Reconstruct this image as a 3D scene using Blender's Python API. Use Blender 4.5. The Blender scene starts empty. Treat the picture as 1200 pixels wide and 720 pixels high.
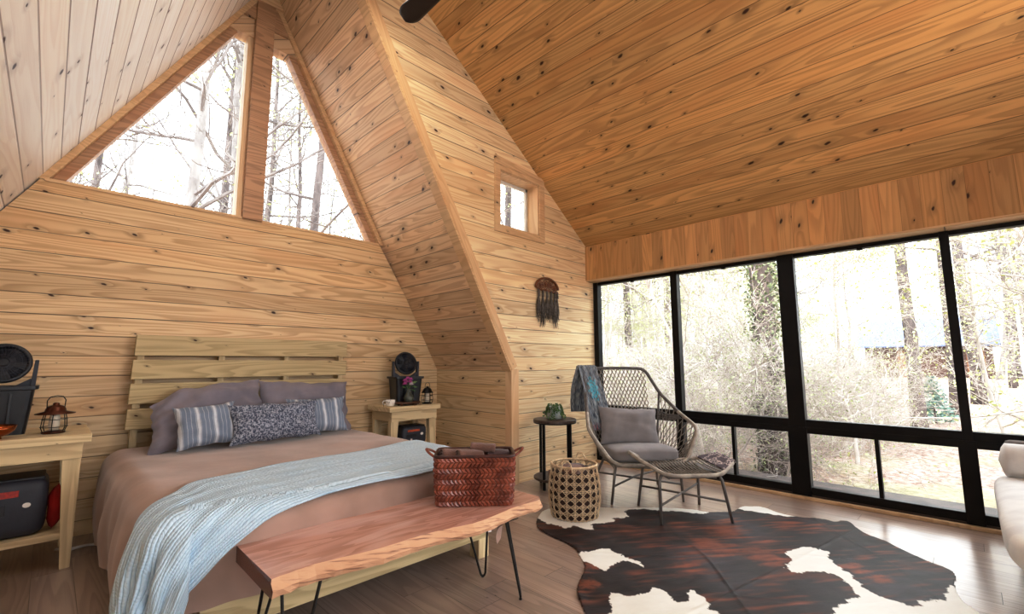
import bpy, bmesh, math, random
import numpy as np
from mathutils import Vector, Matrix, noise
PI = math.pi
C = bpy.context.scene.collection
R = math.radians

# ------------------------------------------------------------------ mesh helpers
class MB:
    def __init__(s): s.v = []; s.f = []; s.uv = {}
    def quad(s, a, b, c, d):
        n = len(s.v); s.v += [a, b, c, d]; s.f.append((n, n+1, n+2, n+3))
    def hexa(s, p):                      # 8 corners: bottom loop 0-3, top loop 4-7
        n = len(s.v); s.v += [tuple(q) for q in p]
        for f in ((0,3,2,1),(4,5,6,7),(0,1,5,4),(1,2,6,5),(2,3,7,6),(3,0,4,7)): s.f.append(tuple(n+i for i in f))
        return s
    def box(s, x0, x1, y0, y1, z0, z1):
        return s.hexa([(x0,y0,z0),(x1,y0,z0),(x1,y1,z0),(x0,y1,z0),(x0,y0,z1),(x1,y0,z1),(x1,y1,z1),(x0,y1,z1)])
    def prism(s, poly, axis, a, b):      # poly of 2-D points extruded along axis from a to b
        def P(p, t):
            if axis == 'y': return (p[0], t, p[1])
            if axis == 'x': return (t, p[0], p[1])
            return (p[0], p[1], t)
        n = len(s.v); k = len(poly)
        s.v += [P(p, a) for p in poly] + [P(p, b) for p in poly]
        s.f.append(tuple(n+i for i in range(k))); s.f.append(tuple(n+k+i for i in reversed(range(k))))
        for i in range(k):
            j = (i+1) % k; s.f.append((n+i, n+k+i, n+k+j, n+j))
        return s
    def tube(s, pts, r, n=6, closed=False, cap=True, flat=1.0):
        pts = [Vector(p) for p in pts]; K = len(pts)
        rad = r if isinstance(r, (list, tuple)) else [r]*K
        base = len(s.v); prev = None
        for i, p in enumerate(pts):
            if closed: t = pts[(i+1) % K] - pts[i-1]
            else: t = pts[min(i+1, K-1)] - pts[max(i-1, 0)]
            if t.length < 1e-9: t = Vector((0,0,1))
            t.normalize()
            if prev is None:
                up = Vector((0,0,1)) if abs(t.z) < .9 else Vector((1,0,0))
                nrm = t.cross(up).normalized()
            else:
                nrm = prev - t*prev.dot(t)
                nrm = nrm.normalized() if nrm.length > 1e-6 else t.orthogonal().normalized()
            prev = nrm; bn = t.cross(nrm)
            for k in range(n):
                a = 2*PI*k/n + PI/n
                s.v.append(tuple(p + (nrm*math.cos(a) + bn*math.sin(a)*flat)*rad[i]))
        for i in range(K if closed else K-1):
            j = (i+1) % K
            for k in range(n):
                l = (k+1) % n
                s.f.append((base+i*n+k, base+i*n+l, base+j*n+l, base+j*n+k))
        if cap and not closed:
            s.f.append(tuple(base+k for k in reversed(range(n)))); s.f.append(tuple(base+(K-1)*n+k for k in range(n)))
        return s
    def lathe(s, prof, n=24, c=(0,0,0), cap=True, sx=1, sy=1):
        base = len(s.v); K = len(prof)
        for r, z in prof:
            for k in range(n):
                a = 2*PI*k/n; s.v.append((c[0]+r*sx*math.cos(a), c[1]+r*sy*math.sin(a), c[2]+z))
        for i in range(K-1):
            for k in range(n):
                l = (k+1) % n; s.f.append((base+i*n+k, base+i*n+l, base+(i+1)*n+l, base+(i+1)*n+k))
        if cap:
            if prof[0][0] > 1e-5: s.f.append(tuple(base+k for k in reversed(range(n))))
            if prof[-1][0] > 1e-5: s.f.append(tuple(base+(K-1)*n+k for k in range(n)))
        return s
    def grid(s, fn, nu, nv, uv=True):
        base = len(s.v)
        for j in range(nv+1):
            for i in range(nu+1):
                s.v.append(tuple(fn(i/nu, j/nv)))
                if uv: s.uv[len(s.v)-1] = (i/nu, j/nv)
        w = nu+1
        for j in range(nv):
            for i in range(nu):
                s.f.append((base+j*w+i, base+j*w+i+1, base+(j+1)*w+i+1, base+(j+1)*w+i))
        return s
    def build(s, name, mat, parent=None, smooth=False, bevel=0, solid=0, sub=0, off=None):
        me = bpy.data.meshes.new(name)
        vs = s.v if off is None else [(v[0]-off[0], v[1]-off[1], v[2]-off[2]) for v in s.v]
        me.from_pydata(vs, [], s.f); me.update()
        if s.uv:
            lay = me.uv_layers.new(name='UVMap')
            for l in me.loops:
                if l.vertex_index in s.uv: lay.data[l.index].uv = s.uv[l.vertex_index]
        if mat: me.materials.append(mat)
        if not s.uv and not solid:
            b = bmesh.new(); b.from_mesh(me); bmesh.ops.recalc_face_normals(b, faces=b.faces); b.to_mesh(me); b.free()
        if smooth:
            for p in me.polygons: p.use_smooth = True
        o = bpy.data.objects.new(name, me); C.objects.link(o)
        if parent: o.parent = parent
        if solid:
            m = o.modifiers.new('solid', 'SOLIDIFY'); m.thickness = solid; m.offset = 0
        if sub:
            m = o.modifiers.new('sub', 'SUBSURF'); m.levels = sub; m.render_levels = sub
        if bevel:
            m = o.modifiers.new('bevel', 'BEVEL'); m.width = bevel; m.segments = 2; m.limit_method = 'ANGLE'; m.angle_limit = R(40)
        return o

def tag(o, label, cat, group=None, kind=None):
    o['label'] = label; o['category'] = cat
    if group: o['group'] = group
    if kind: o['kind'] = kind
    return o
def thing(name, label, cat, loc=(0,0,0), rotz=0, group=None):
    o = bpy.data.objects.new(name, None); C.objects.link(o); o.empty_display_size = .1
    o.location = loc; o.rotation_euler = (0, 0, rotz)
    return tag(o, label, cat, group)
def struct(name, mb, mat, **k):
    o = mb.build(name, mat, **k); o['kind'] = 'structure'; return o
def copy_tree(o, parent=None):
    c = o.copy(); C.objects.link(c); c.parent = parent
    for ch in list(o.children): copy_tree(ch, c)
    return c

# ------------------------------------------------------------------ node helpers
class NT:
    def __init__(s, name):
        s.mat = bpy.data.materials.new(name); s.mat.use_nodes = True
        s.t = s.mat.node_tree; s.t.nodes.clear()
        s.out = s.t.nodes.new('ShaderNodeOutputMaterial')
    def n(s, typ, **k):
        nd = s.t.nodes.new('ShaderNode'+typ)
        for a, b in k.items(): setattr(nd, a, b)
        return nd
    def L(s, a, b): s.t.links.new(a, b)
    def put(s, sock, v):
        if hasattr(v, 'is_output') or isinstance(v, bpy.types.NodeSocket): s.L(v, sock)
        else: sock.default_value = v
    def m(s, op, a, b=0.0, c=None, clamp=False):
        nd = s.n('Math', operation=op, use_clamp=clamp); s.put(nd.inputs[0], a); s.put(nd.inputs[1], b)
        if c is not None: s.put(nd.inputs[2], c)
        return nd.outputs[0]
    def dot(s, v, d):
        nd = s.n('VectorMath', operation='DOT_PRODUCT'); s.L(v, nd.inputs[0]); nd.inputs[1].default_value = d
        return nd.outputs['Value']
    def comb(s, x, y, z):
        nd = s.n('CombineXYZ'); s.put(nd.inputs[0], x); s.put(nd.inputs[1], y); s.put(nd.inputs[2], z); return nd.outputs[0]
    def noise(s, vec, scale=1, detail=2, rough=.5, col=False):
        nd = s.n('TexNoise'); s.L(vec, nd.inputs['Vector']); nd.inputs['Scale'].default_value = scale
        nd.inputs['Detail'].default_value = detail; nd.inputs['Roughness'].default_value = rough
        return nd.outputs['Color' if col else 'Fac']
    def mix(s, f, a, b, mode='MIX'):
        nd = s.n('Mix', data_type='RGBA', blend_type=mode); s.put(nd.inputs[0], f)
        for i, v in ((6, a), (7, b)):
            if isinstance(v, bpy.types.NodeSocket): s.L(v, nd.inputs[i])
            else: nd.inputs[i].default_value = (*v[:3], 1)
        return nd.outputs[2]
    def rng(s, v, a, b, c=0.0, d=1.0, smooth=True):
        nd = s.n('MapRange'); nd.interpolation_type = 'SMOOTHSTEP' if smooth else 'LINEAR'
        s.put(nd.inputs[0], v)
        for i, q in ((1,a),(2,b),(3,c),(4,d)): s.put(nd.inputs[i], q)
        return nd.outputs[0]
    def bsdf(s, col, rough=.6, metal=0, bump=None, bstr=.3, bdist=.01, sheen=0, spec=.5, alpha=None):
        b = s.n('BsdfPrincipled')
        if isinstance(col, bpy.types.NodeSocket): s.L(col, b.inputs['Base Color'])
        else: b.inputs['Base Color'].default_value = (*col[:3], 1)
        s.put(b.inputs['Roughness'], rough); b.inputs['Metallic'].default_value = metal
        b.inputs['Specular IOR Level'].default_value = spec
        if sheen: b.inputs['Sheen Weight'].default_value = sheen
        if bump is not None:
            bn = s.n('Bump'); bn.inputs['Strength'].default_value = bstr; bn.inputs['Distance'].default_value = bdist
            s.L(bump, bn.inputs['Height']); s.L(bn.outputs[0], b.inputs['Normal'])
        s.L(b.outputs[0], s.out.inputs[0]); return s.mat

def lin(c):                              # sRGB 0-255 to linear
    return tuple((x/255/12.92) if x/255 <= .04045 else ((x/255+.055)/1.055)**2.4 for x in c)

def wood(name, along, across, light, dark, w=None, off=0.0, knots=1.0, obj=False, rough=.45, groove=(60,32,18), gw=.030,
         ring=13.0, var=.22, ringamt=.5, knotcol=(62,28,14), len_=None, spec=.4, red=.25):
    s = NT(name)
    if obj: src = s.n('TexCoord').outputs['Object']
    else: src = s.n('NewGeometry').outputs['Position']
    al = s.dot(src, along); ac = s.dot(src, across)
    third = tuple(Vector(along).cross(Vector(across)))
    th = s.dot(src, third)
    if obj:
        oi = s.n('ObjectInfo').outputs['Random']; al = s.m('ADD', al, s.m('MULTIPLY', oi, 31.0))
        ac = s.m('ADD', ac, s.m('MULTIPLY', th, .6))
    if w:
        t = s.m('DIVIDE', s.m('SUBTRACT', ac, off), w); idx = s.m('FLOOR', t); fr = s.m('FRACT', t)
        if len_:
            wn0 = s.n('TexWhiteNoise', noise_dimensions='1D'); s.L(idx, wn0.inputs['W'])
            tl = s.m('ADD', s.m('DIVIDE', al, len_), s.m('MULTIPLY', wn0.outputs['Value'], 5.0))
            il = s.m('FLOOR', tl); fl = s.m('FRACT', tl)
            idx2 = s.m('ADD', idx, s.m('MULTIPLY', il, 17.31))
        else: idx2 = idx
        wn = s.n('TexWhiteNoise', noise_dimensions='1D'); s.L(idx2, wn.inputs['W'])
        rv = wn.outputs['Value']
        sep = s.n('SeparateColor'); s.L(wn.outputs['Color'], sep.inputs[0]); rv2 = sep.outputs[1]; rv3 = sep.outputs[2]
        al2 = s.m('ADD', al, s.m('MULTIPLY', rv, 37.0))
    else:
        idx2 = 0.0; al2 = al; rv = rv2 = rv3 = None
    # knots
    vor = s.n('TexVoronoi', voronoi_dimensions='2D'); vor.inputs['Scale'].default_value = 5.0
    vor.inputs['Randomness'].default_value = 1
    nz0 = s.noise(s.comb(al2, ac, 0.0), 30, 2)
    ac_k = s.m('ADD', ac, s.m('MULTIPLY', nz0, .012))
    if w: ac_k = s.m('ADD', ac_k, s.m('MULTIPLY', rv2, 3.0))
    s.L(s.comb(s.m('ADD', s.m('MULTIPLY', al2, .7), s.m('MULTIPLY', ac, .5)), s.m('MULTIPLY', ac_k, 1.25), 0.0), vor.inputs['Vector'])
    kd = vor.outputs['Distance']
    sk = s.n('SeparateColor'); s.L(vor.outputs['Color'], sk.inputs[0])
    ksz = s.m('MULTIPLY', s.m('POWER', s.rng(sk.outputs[0], .35, 1.0, 0.0, 1.0, smooth=False), 2.0), .10*knots)
    kn = s.m('SUBTRACT', 1.0, s.rng(kd, s.m('MULTIPLY', ksz, .45), s.m('ADD', ksz, .003)), clamp=True)
    kn = s.m('MULTIPLY', kn, s.m('GREATER_THAN', ksz, .006))
    halo = s.m('MULTIPLY', s.m('SUBTRACT', 1.0, s.rng(kd, 0.0, s.m('MULTIPLY', ksz, 4.5))), s.m('GREATER_THAN', ksz, .006))
    # cathedral grain: contour lines of a stretched noise
    z = s.m('MULTIPLY', rv2, 40.0) if w else s.m('MULTIPLY', th, 2.0)
    g0 = s.noise(s.comb(s.m('MULTIPLY', al2, .5), s.m('MULTIPLY', ac, 7.0), z), 1, 1.5, .4)
    g1 = s.m('ADD', g0, s.m('MULTIPLY', halo, .05))
    fr1 = s.m('FRACT', s.m('MULTIPLY', g1, ring))
    rg = s.m('MULTIPLY', s.rng(fr1, .15, .85), s.m('SUBTRACT', 1.0, s.rng(fr1, .88, 1.0)))
    fib = s.noise(s.comb(s.m('MULTIPLY', al2, 5.0), s.m('MULTIPLY', ac, 220.0), s.m('MULTIPLY', th, 220.0)), 1, 2)
    big = s.noise(s.comb(s.m('MULTIPLY', al2, .9), s.m('MULTIPLY', ac, 4.0), z), 1, 2)
    f = s.m('ADD', s.m('MULTIPLY', rg, ringamt), s.m('MULTIPLY', s.m('SUBTRACT', fib, .5), .5), clamp=True)
    col = s.mix(f, lin(light), lin(dark))
    redc = tuple(x*y for x, y in zip(lin(light), (.90, .72, .60)))
    col = s.mix(s.m('MULTIPLY', s.rng(big, .48, .75), red*2), col, redc)
    if w:
        val = s.m('ADD', 1.0-var*.55, s.m('MULTIPLY', rv, var))
        col = s.mix(1.0, col, s.comb(val, s.m('MULTIPLY', val, s.m('ADD', .96, s.m('MULTIPLY', rv3, .06))), s.m('MULTIPLY', val, s.m('ADD', .90, s.m('MULTIPLY', rv3, .14)))), 'MULTIPLY')
    col = s.mix(s.m('MULTIPLY', halo, .35), col, tuple(x*.45 for x in lin(dark)))
    col = s.mix(kn, col, lin(knotcol))
    h = s.m('MULTIPLY', s.m('ADD', f, s.m('MULTIPLY', kn, 2.0)), -.12)
    if w:
        e = s.m('MINIMUM', fr, s.m('SUBTRACT', 1.0, fr)); gr = s.m('SUBTRACT', 1.0, s.rng(e, gw*.25, gw))
        if len_:
            e2 = s.m('MINIMUM', fl, s.m('SUBTRACT', 1.0, fl)); gr = s.m('MAXIMUM', gr, s.m('SUBTRACT', 1.0, s.rng(e2, .0005, .002)))
        col = s.mix(s.m('MULTIPLY', gr, .75 if not w else s.m('ADD', .45, s.m('MULTIPLY', rv3, .5))), col, lin(groove))
        h = s.m('SUBTRACT', h, gr)
    return s.bsdf(col, rough, bump=h, bstr=.5, bdist=.006, spec=spec)

def simple(name, c, c2=None, rough=.6, metal=0, scale=8, bump=.15, bscale=60, obj=True, sheen=0, spec=.5, bdist=.004, stretch=(1,1,1)):
    s = NT(name)
    src = s.n('TexCoord').outputs['Object' if obj else 'Generated']
    mp = s.n('Mapping'); s.L(src, mp.inputs[0]); mp.inputs['Scale'].default_value = stretch; v = mp.outputs[0]
    nz = s.rng(s.noise(v, scale, 3), .3, .7)
    col = s.mix(nz, lin(c), lin(c2 or tuple(x*.82 for x in c)))
    return s.bsdf(col, rough, metal, bump=s.noise(v, bscale, 3), bstr=bump, bdist=bdist, sheen=sheen, spec=spec)
# ------------------------------------------------------------------ materials
SL, SR = 1.732, 1.82                       # left / right slopes of the A-frame
nL = Vector((1,0,SL)).normalized(); nR = Vector((-1,0,SR)).normalized(); nC = Vector((-1,0,.74)).normalized()
PW = .1445; PO = 1.112
M = {}
M['bedwall'] = wood('pine_bed_wall', (1,0,0), (0,0,1), (224,198,158), (178,138,94), PW, PO, knots=.9, ringamt=.55)
M['dormerwall'] = wood('pine_dormer_wall', (1,0,0), (0,0,1), (238,218,182), (198,158,108), PW, PO, knots=1.2, ringamt=.5)
M['knee'] = wood('pine_knee_wall', (0,1,0), (0,0,1), (228,202,160), (184,142,96), PW, PO, knots=1.0)
M['slope_r'] = wood('pine_right_slope', (0,1,0), tuple(nR), (226,198,162), (180,136,98), .1445, .02, knots=1.2)
M['slope_l'] = wood('pine_left_slope_lit', (0,1,0), tuple(nL), (250,248,246), (230,220,216), .16, .05, knots=1.1, groove=(95,45,38), gw=.045, var=.1, ringamt=.35, knotcol=(70,50,55), red=.08)  # whiter than the other pine: window light on this slope put into the colour
M['ceiling'] = wood('pine_shed_ceiling', (0,1,0), tuple(nC), (216,172,112), (160,116,66), .1445, .01, knots=1.15, var=.25, gw=.022, groove=(88,48,22), rough=.5, ringamt=.5)
M['header'] = wood('pine_header_boards', (0,0,1), (0,1,0), (210,164,108), (166,120,70), .125, .03, knots=1.0, var=.3, gw=.01, groove=(120,70,35), ringamt=.4)
M['casing'] = wood('pine_casing', (0,0,1), (1,0,0), (224,196,158), (186,148,108), None, knots=.5, ringamt=.4)
M['casing_x'] = wood('pine_casing_x', (1,0,0), (0,0,1), (222,192,152), (180,140,100), None, knots=.8, ringamt=.4)
M['casing_s'] = wood('pine_slope_trim', (-.4815,0,.8764), (.8764,0,.4815), (222,190,148), (184,142,100), None, knots=.4, ringamt=.35)
M['casing_y'] = wood('pine_casing_y', (0,1,0), (0,0,1), (218,186,144), (174,136,96), None, knots=.6, ringamt=.4)
M['post'] = wood('pine_gable_post', (1,0,0), (0,0,1), (192,154,120), (144,108,80), None, knots=.6, ringamt=.6)
M['floor'] = FLOOR = wood('laminate_floor', (0,1,0), (1,0,0), (168,146,134), (122,102,92), .17, .03, knots=.25, groove=(56,42,36), gw=.012, len_=1.25, rough=.30, ringamt=.45, var=.25, spec=.6, red=.1)
_b = [n for n in M['floor'].node_tree.nodes if n.type == 'BSDF_PRINCIPLED'][0]; _b.inputs['Coat Weight'].default_value = .5; _b.inputs['Coat Roughness'].default_value = .22
def furn(n, a, b, **k): return wood(n, a, b, (222,204,166), (178,154,116), None, obj=True, knots=.7, rough=.65, red=.1, ring=10, **k)
M['fx'] = furn('rough_pine_x', (1,0,0), (0,0,1)); M['fz'] = furn('rough_pine_z', (0,0,1), (1,0,0)); M['fy'] = furn('rough_pine_y', (0,1,0), (1,0,0))
M['hb'] = wood('headboard_pine', (1,0,0), (0,0,1), (204,186,146), (158,136,98), None, obj=True, knots=.55, rough=.7, red=.08, ring=16)
M['black'] = simple('black_window_frame', (7,6,8), (16,13,14), rough=.45, bump=.1, spec=.25)
M['deck'] = simple('dark_deck_board', (74,62,58), (50,42,40), rough=.6)
M['vinyl'] = simple('white_vinyl_frame', (225,225,222), (210,210,206), rough=.4)
M['darkmetal'] = simple('dark_metal', (28,26,26), (40,36,34), rough=.45, metal=.6)
M['plastic'] = simple('black_plastic', (22,24,32), (32,33,40), rough=.4, bump=.2)
M['plastic2'] = simple('charcoal_plastic', (50,52,64), (40,42,54), rough=.5, bump=.2)
M['copper'] = simple('copper', (190,100,52), (150,76,38), rough=.25, metal=.9)
M['bronze'] = simple('antique_bronze', (96,52,36), (62,36,28), rough=.35, metal=.8)
M['duvet'] = simple('mauve_brown_duvet', (178,150,138), (156,130,118), rough=.85, scale=3, bump=.12, bscale=25, sheen=.4, bdist=.01)
M['sham'] = simple('grey_mauve_sham', (142,134,144), (120,114,126), rough=.85, scale=4, bump=.25, bscale=14, sheen=.2, bdist=.01)
M['grey'] = simple('warm_grey_cushion', (142,137,139), (124,119,121), rough=.9, scale=5, bump=.25, bscale=120, sheen=.2)
M['frame'] = simple('greige_cord_wrap', (176,167,156), (142,134,126), rough=.65, scale=20, bump=.4, bscale=150)
M['frame_d'] = simple('dark_cord_wrap', (112,106,104), (88,84,84), rough=.65, scale=20, bump=.4, bscale=150)
M['cord'] = simple('greige_cord', (152,144,134), (126,118,110), rough=.7, scale=30)
M['leg'] = simple('grey_metal_leg', (120,114,110), (100,94,92), rough=.45, metal=.3)
M['cane'] = simple('natural_cane', (226,204,172), (188,160,126), rough=.6, scale=30)
M['liner'] = simple('brown_liner', (66,42,36), (44,28,24), rough=.9)
M['leather'] = simple('red_brown_leather', (162,88,66), (112,54,42), rough=.28, scale=18, bump=.3, bscale=70)
M['leather_d'] = simple('dark_leather', (84,40,32), (56,28,24), rough=.4, scale=14)
M['towel'] = simple('brown_towel', (128,92,80), (104,72,62), rough=.95, scale=12, bump=.8, bscale=160, sheen=.3)
M['towel2'] = simple('plum_towel', (92,66,66), (72,50,52), rough=.95, scale=12, bump=.8, bscale=160, sheen=.3)
M['sofa'] = simple('pale_sofa_fabric', (224,222,220), (206,204,204), rough=.9, scale=8, bump=.3, bscale=150)
M['sofa_b'] = simple('sofa_base_brown', (98,86,80), (76,66,62), rough=.8)
M['ceramic'] = simple('white_ceramic', (236,232,228), (225,220,215), rough=.25)
M['vase'] = simple('dark_green_glaze', (66,70,62), (92,98,88), rough=.3)
M['petal'] = simple('pink_petal', (240,140,210), (214,96,184), rough=.6)
M['petal_w'] = simple('white_petal', (240,232,235), (225,205,215), rough=.6)
M['leaf'] = simple('green_leaf', (70,104,58), (104,134,78), rough=.6, scale=30)
M['red'] = simple('red_fabric', (190,28,24), (150,18,18), rough=.7)
M['white'] = simple('white_cloth', (226,222,222), (205,200,202), rough=.8)
M['tray'] = simple('dark_wood_tray', (120,78,54), (84,52,38), rough=.5, stretch=(1,12,1))
M['tabletop'] = simple('dark_round_top', (86,70,62), (60,50,46), rough=.45, stretch=(1,10,1))
M['fanblade'] = simple('dark_fan_blade', (38,24,20), (28,18,16), rough=.35, stretch=(12,1,1))
M['candle'] = simple('candle_wax', (225,215,200), (205,195,180), rough=.5)
M['feather'] = simple('grey_feather', (110,100,92), (70,62,58), rough=.9, scale=40)
M['rim_rust'] = simple('rust_beaded_rim', (142,76,32), (70,34,20), rough=.5, scale=60)
M['pot'] = simple('mottled_galvanised_pot', (200,206,204), (150,158,156), rough=.4, metal=.3, scale=25)
M['trunk'] = simple('grey_bark', (126,116,114), (84,76,76), rough=.9, scale=6, bump=.9, bscale=14, bdist=.03, stretch=(1,1,.25))
M['trunk_l'] = simple('pale_bark', (176,170,166), (132,126,124), rough=.9, scale=6, bump=.9, bscale=14, bdist=.03, stretch=(1,1,.35))
M['twig'] = simple('pale_twig', (150,143,140), (112,105,104), rough=.9, scale=3)
M['twig_l'] = simple('lightened_twig', (206,198,192), (168,160,156), rough=.9, scale=3)  # lighter copy of the twig colour, making up for shade in the undergrowth
M['leaf_y'] = simple('spring_leaf', (222,230,168), (198,212,142), rough=.8, scale=3)
M['leaf_b'] = simple('blue_green_needles', (156,184,176), (124,154,146), rough=.8, scale=8)
M['leaf_g'] = simple('grey_green_leaf', (186,198,150), (160,176,130), rough=.8, scale=3)
M['ivy'] = simple('ivy_leaf', (128,138,106), (96,108,80), rough=.8, scale=3)
M['siding'] = simple('brown_siding', (112,88,78), (88,70,64), rough=.8, stretch=(1,1,6))
M['roof'] = simple('pale_blue_metal_roof', (112,130,170), (102,118,158), rough=.5)
M['door'] = simple('orange_wood_door', (150,106,76), (130,92,66), rough=.7)

def stripes():
    s = NT('blue_white_stripe'); x = s.dot(s.n('TexCoord').outputs['Object'], (1,0,0))
    w = s.m('FRACT', s.m('MULTIPLY', s.m('ADD', x, .5), 9.5)); k = s.rng(w, .0, .05); k2 = s.m('SUBTRACT', 1.0, s.rng(w, .16, .21))
    a = s.m('MULTIPLY', k, k2)
    t = s.m('FRACT', s.m('MULTIPLY', s.m('ADD', x, .5), 38.0)); thin = s.m('MULTIPLY', s.m('GREATER_THAN', t, .8), .45)
    fib = s.noise(s.n('TexCoord').outputs['Object'], 180, 2)
    col = s.mix(s.m('MAXIMUM', a, thin), lin((128,140,160)), lin((214,218,226)))
    col = s.mix(s.m('MULTIPLY', fib, .3), col, lin((110,116,130)))
    return s.bsdf(col, .9, bump=fib, bstr=.3, bdist=.003)
M['stripe'] = stripes()
def tweed():
    s = NT('blue_grey_tweed'); p = s.n('TexCoord').outputs['Object']
    mp = s.n('Mapping'); s.L(p, mp.inputs[0]); mp.inputs['Scale'].default_value = (60, 60, 150); a = s.noise(mp.outputs[0], 1, 2)
    mp2 = s.n('Mapping'); s.L(p, mp2.inputs[0]); mp2.inputs['Scale'].default_value = (150, 60, 55); b = s.noise(mp2.outputs[0], 1, 2)
    f = s.rng(s.m('MAXIMUM', a, b), .50, .64)
    return s.bsdf(s.mix(f, lin((70,77,98)), lin((176,180,194))), .9, bump=f, bstr=.4, bdist=.004)
M['tweed'] = tweed()
def quilt():
    s = NT('pale_blue_quilt'); uv = s.n('UVMap').outputs[0]
    sp = s.n('SeparateXYZ'); s.L(uv, sp.inputs[0])
    nz = s.noise(uv, 14, 3)
    v = s.m('ADD', s.m('MULTIPLY', sp.outputs[1], 44.0), s.m('MULTIPLY', nz, 1.5)); a = s.m('ABSOLUTE', s.m('SINE', s.m('MULTIPLY', v, PI)))
    u = s.m('ABSOLUTE', s.m('SINE', s.m('MULTIPLY', s.m('ADD', s.m('MULTIPLY', sp.outputs[0], 120.0), s.m('MULTIPLY', nz, 6.0)), PI)))
    h = s.m('ADD', a, s.m('MULTIPLY', u, .35))
    col = s.mix(s.rng(a, 0.0, .5), lin((158,186,206)), lin((206,228,246)))
    col = s.mix(s.m('MULTIPLY', s.rng(nz, .45, .7), .4), col, lin((168,198,222)))
    return s.bsdf(col, .85, bump=h, bstr=.6, bdist=.008, sheen=.2)
M['quilt'] = quilt()
def throw_m():
    s = NT('blue_grey_throw'); uv = s.n('UVMap').outputs[0]; sp = s.n('SeparateXYZ'); s.L(uv, sp.inputs[0])
    U, V = sp.outputs[0], sp.outputs[1]
    n1 = s.noise(s.comb(s.m('MULTIPLY', U, 40.0), s.m('MULTIPLY', V, 18.0), 0.0), 1, 4)
    col = s.mix(s.rng(n1, .38, .62), lin((74,84,102)), lin((172,180,188)))
    # turquoise flower on the front fall
    dx = s.m('SUBTRACT', U, .52); dy = s.m('MULTIPLY', s.m('SUBTRACT', V, .38), 2.1)
    r = s.m('SQRT', s.m('ADD', s.m('MULTIPLY', dx, dx), s.m('MULTIPLY', dy, dy))); an = s.m('ARCTAN2', dy, dx)
    pet = s.m('ADD', .2, s.m('MULTIPLY', s.m('SINE', s.m('MULTIPLY', an, 10.0)), .05))
    fl = s.m('SUBTRACT', 1.0, s.rng(s.m('SUBTRACT', r, pet), -.01, .03)); rings = s.rng(s.m('SINE', s.m('MULTIPLY', r, 85.0)), -.3, .4)
    col = s.mix(s.m('MULTIPLY', fl, s.m('ADD', .25, s.m('MULTIPLY', rings, .75))), col, lin((96,192,214)))
    rd = s.m('SUBTRACT', 1.0, s.rng(V, .03, .08)); col = s.mix(s.m('MULTIPLY', rd, s.rng(n1, .5, .6)), col, lin((170,50,50)))
    return s.bsdf(col, .95, bump=n1, bstr=.7, bdist=.01)
M['throw'] = throw_m()
def glass():
    s = NT('window_glass'); t = s.n('BsdfTransparent'); g = s.n('BsdfGlossy'); g.inputs['Roughness'].default_value = .02
    t.inputs[0].default_value = (.97,.985,.985,1)
    n1 = s.noise(s.n('TexCoord').outputs['Object'], .6, 1)
    f = s.n('Fresnel'); f.inputs[0].default_value = 1.3
    mx = s.n('MixShader'); s.L(s.m('MULTIPLY', f.outputs[0], s.m('ADD', .5, s.m('MULTIPLY', n1, .1))), mx.inputs[0]); s.L(t.outputs[0], mx.inputs[1]); s.L(g.outputs[0], mx.inputs[2])
    s.L(mx.outputs[0], s.out.inputs[0]); return s.mat
M['glass'] = glass()
def litter():
    s = NT('leaf_litter'); p = s.n('NewGeometry').outputs['Position']
    a = s.noise(p, 14, 4, .7); b = s.noise(p, .7, 3); v = s.n('TexVoronoi'); s.L(p, v.inputs['Vector']); v.inputs['Scale'].default_value = 16
    sc = s.n('SeparateColor'); s.L(v.outputs['Color'], sc.inputs[0])
    col = s.mix(sc.outputs[0], lin((146,118,106)), lin((204,184,172)))
    col = s.mix(s.rng(a, .45, .7), col, lin((98,76,70)))
    col = s.mix(s.m('MULTIPLY', s.rng(b, .52, .68), .6), col, lin((150,154,118)))
    return s.bsdf(col, .95, bump=a, bstr=.6, bdist=.05)
M['litter'] = litter()
# ------------------------------------------------------------------ the room
Y0 = -2.6; YB = 4.55; YD = 3.30; XK = 3.30; XH = 4.65; XW = 4.80
zL = lambda x: 2.785 + SL*x            # left slope
zR = lambda x: 7.126 - SR*x            # right slope of the A-frame (behind the dormer wall)
zC = lambda x: 6.079 - .74*x           # shed ceiling of the dormer
XA = (7.126-2.785)/(SL+SR); ZA = zL(XA)          # A-frame ridge
XS = (6.079-2.785)/(SL+.74); ZS = zL(XS)         # ridge over the front of the room
struct('floor', MB().box(-1.15, 4.86, Y0-.1, YB+.15, -.08, 0), M['floor'])
w = MB()
w.prism([(-1.3,0),(3.45,0),(3.45,1.0),(2.49,2.505),(-.15,2.505),(-1.3,.55)], 'y', YB, YB+.16)
struct('wall_back', w, M['bedwall'])
# knee walls and slopes
struct('wall_right_knee', MB().box(XK, XK+.09, YD+.02, YB, 0, 1.12), M['knee'])
t = .12
struct('ceiling_slope_right', MB().prism([(XK,zR(XK)),(XA,ZA),(XA+.02,ZA+.26),(XK+.13,zR(XK)+.0)], 'y', YD+.015, YB+.16), M['slope_r'])
xk = -.98
struct('ceiling_slope_left', MB().prism([(xk,zL(xk)),(XS,ZS),(XS-.05,ZS+.2),(xk-.15,zL(xk)+.0)], 'y', Y0, YB+.16), M['slope_l'])
struct('wall_left_knee', MB().box(xk-.12, xk, Y0, YB, 0, zL(xk)+.01), M['knee'])
struct('ceiling_shed', MB().prism([(4.9,zC(4.9)),(XS,ZS),(XS+.05,ZS+.16),(4.9,zC(4.9)+.18)], 'y', Y0, YD+.2), M['ceiling'])
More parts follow.
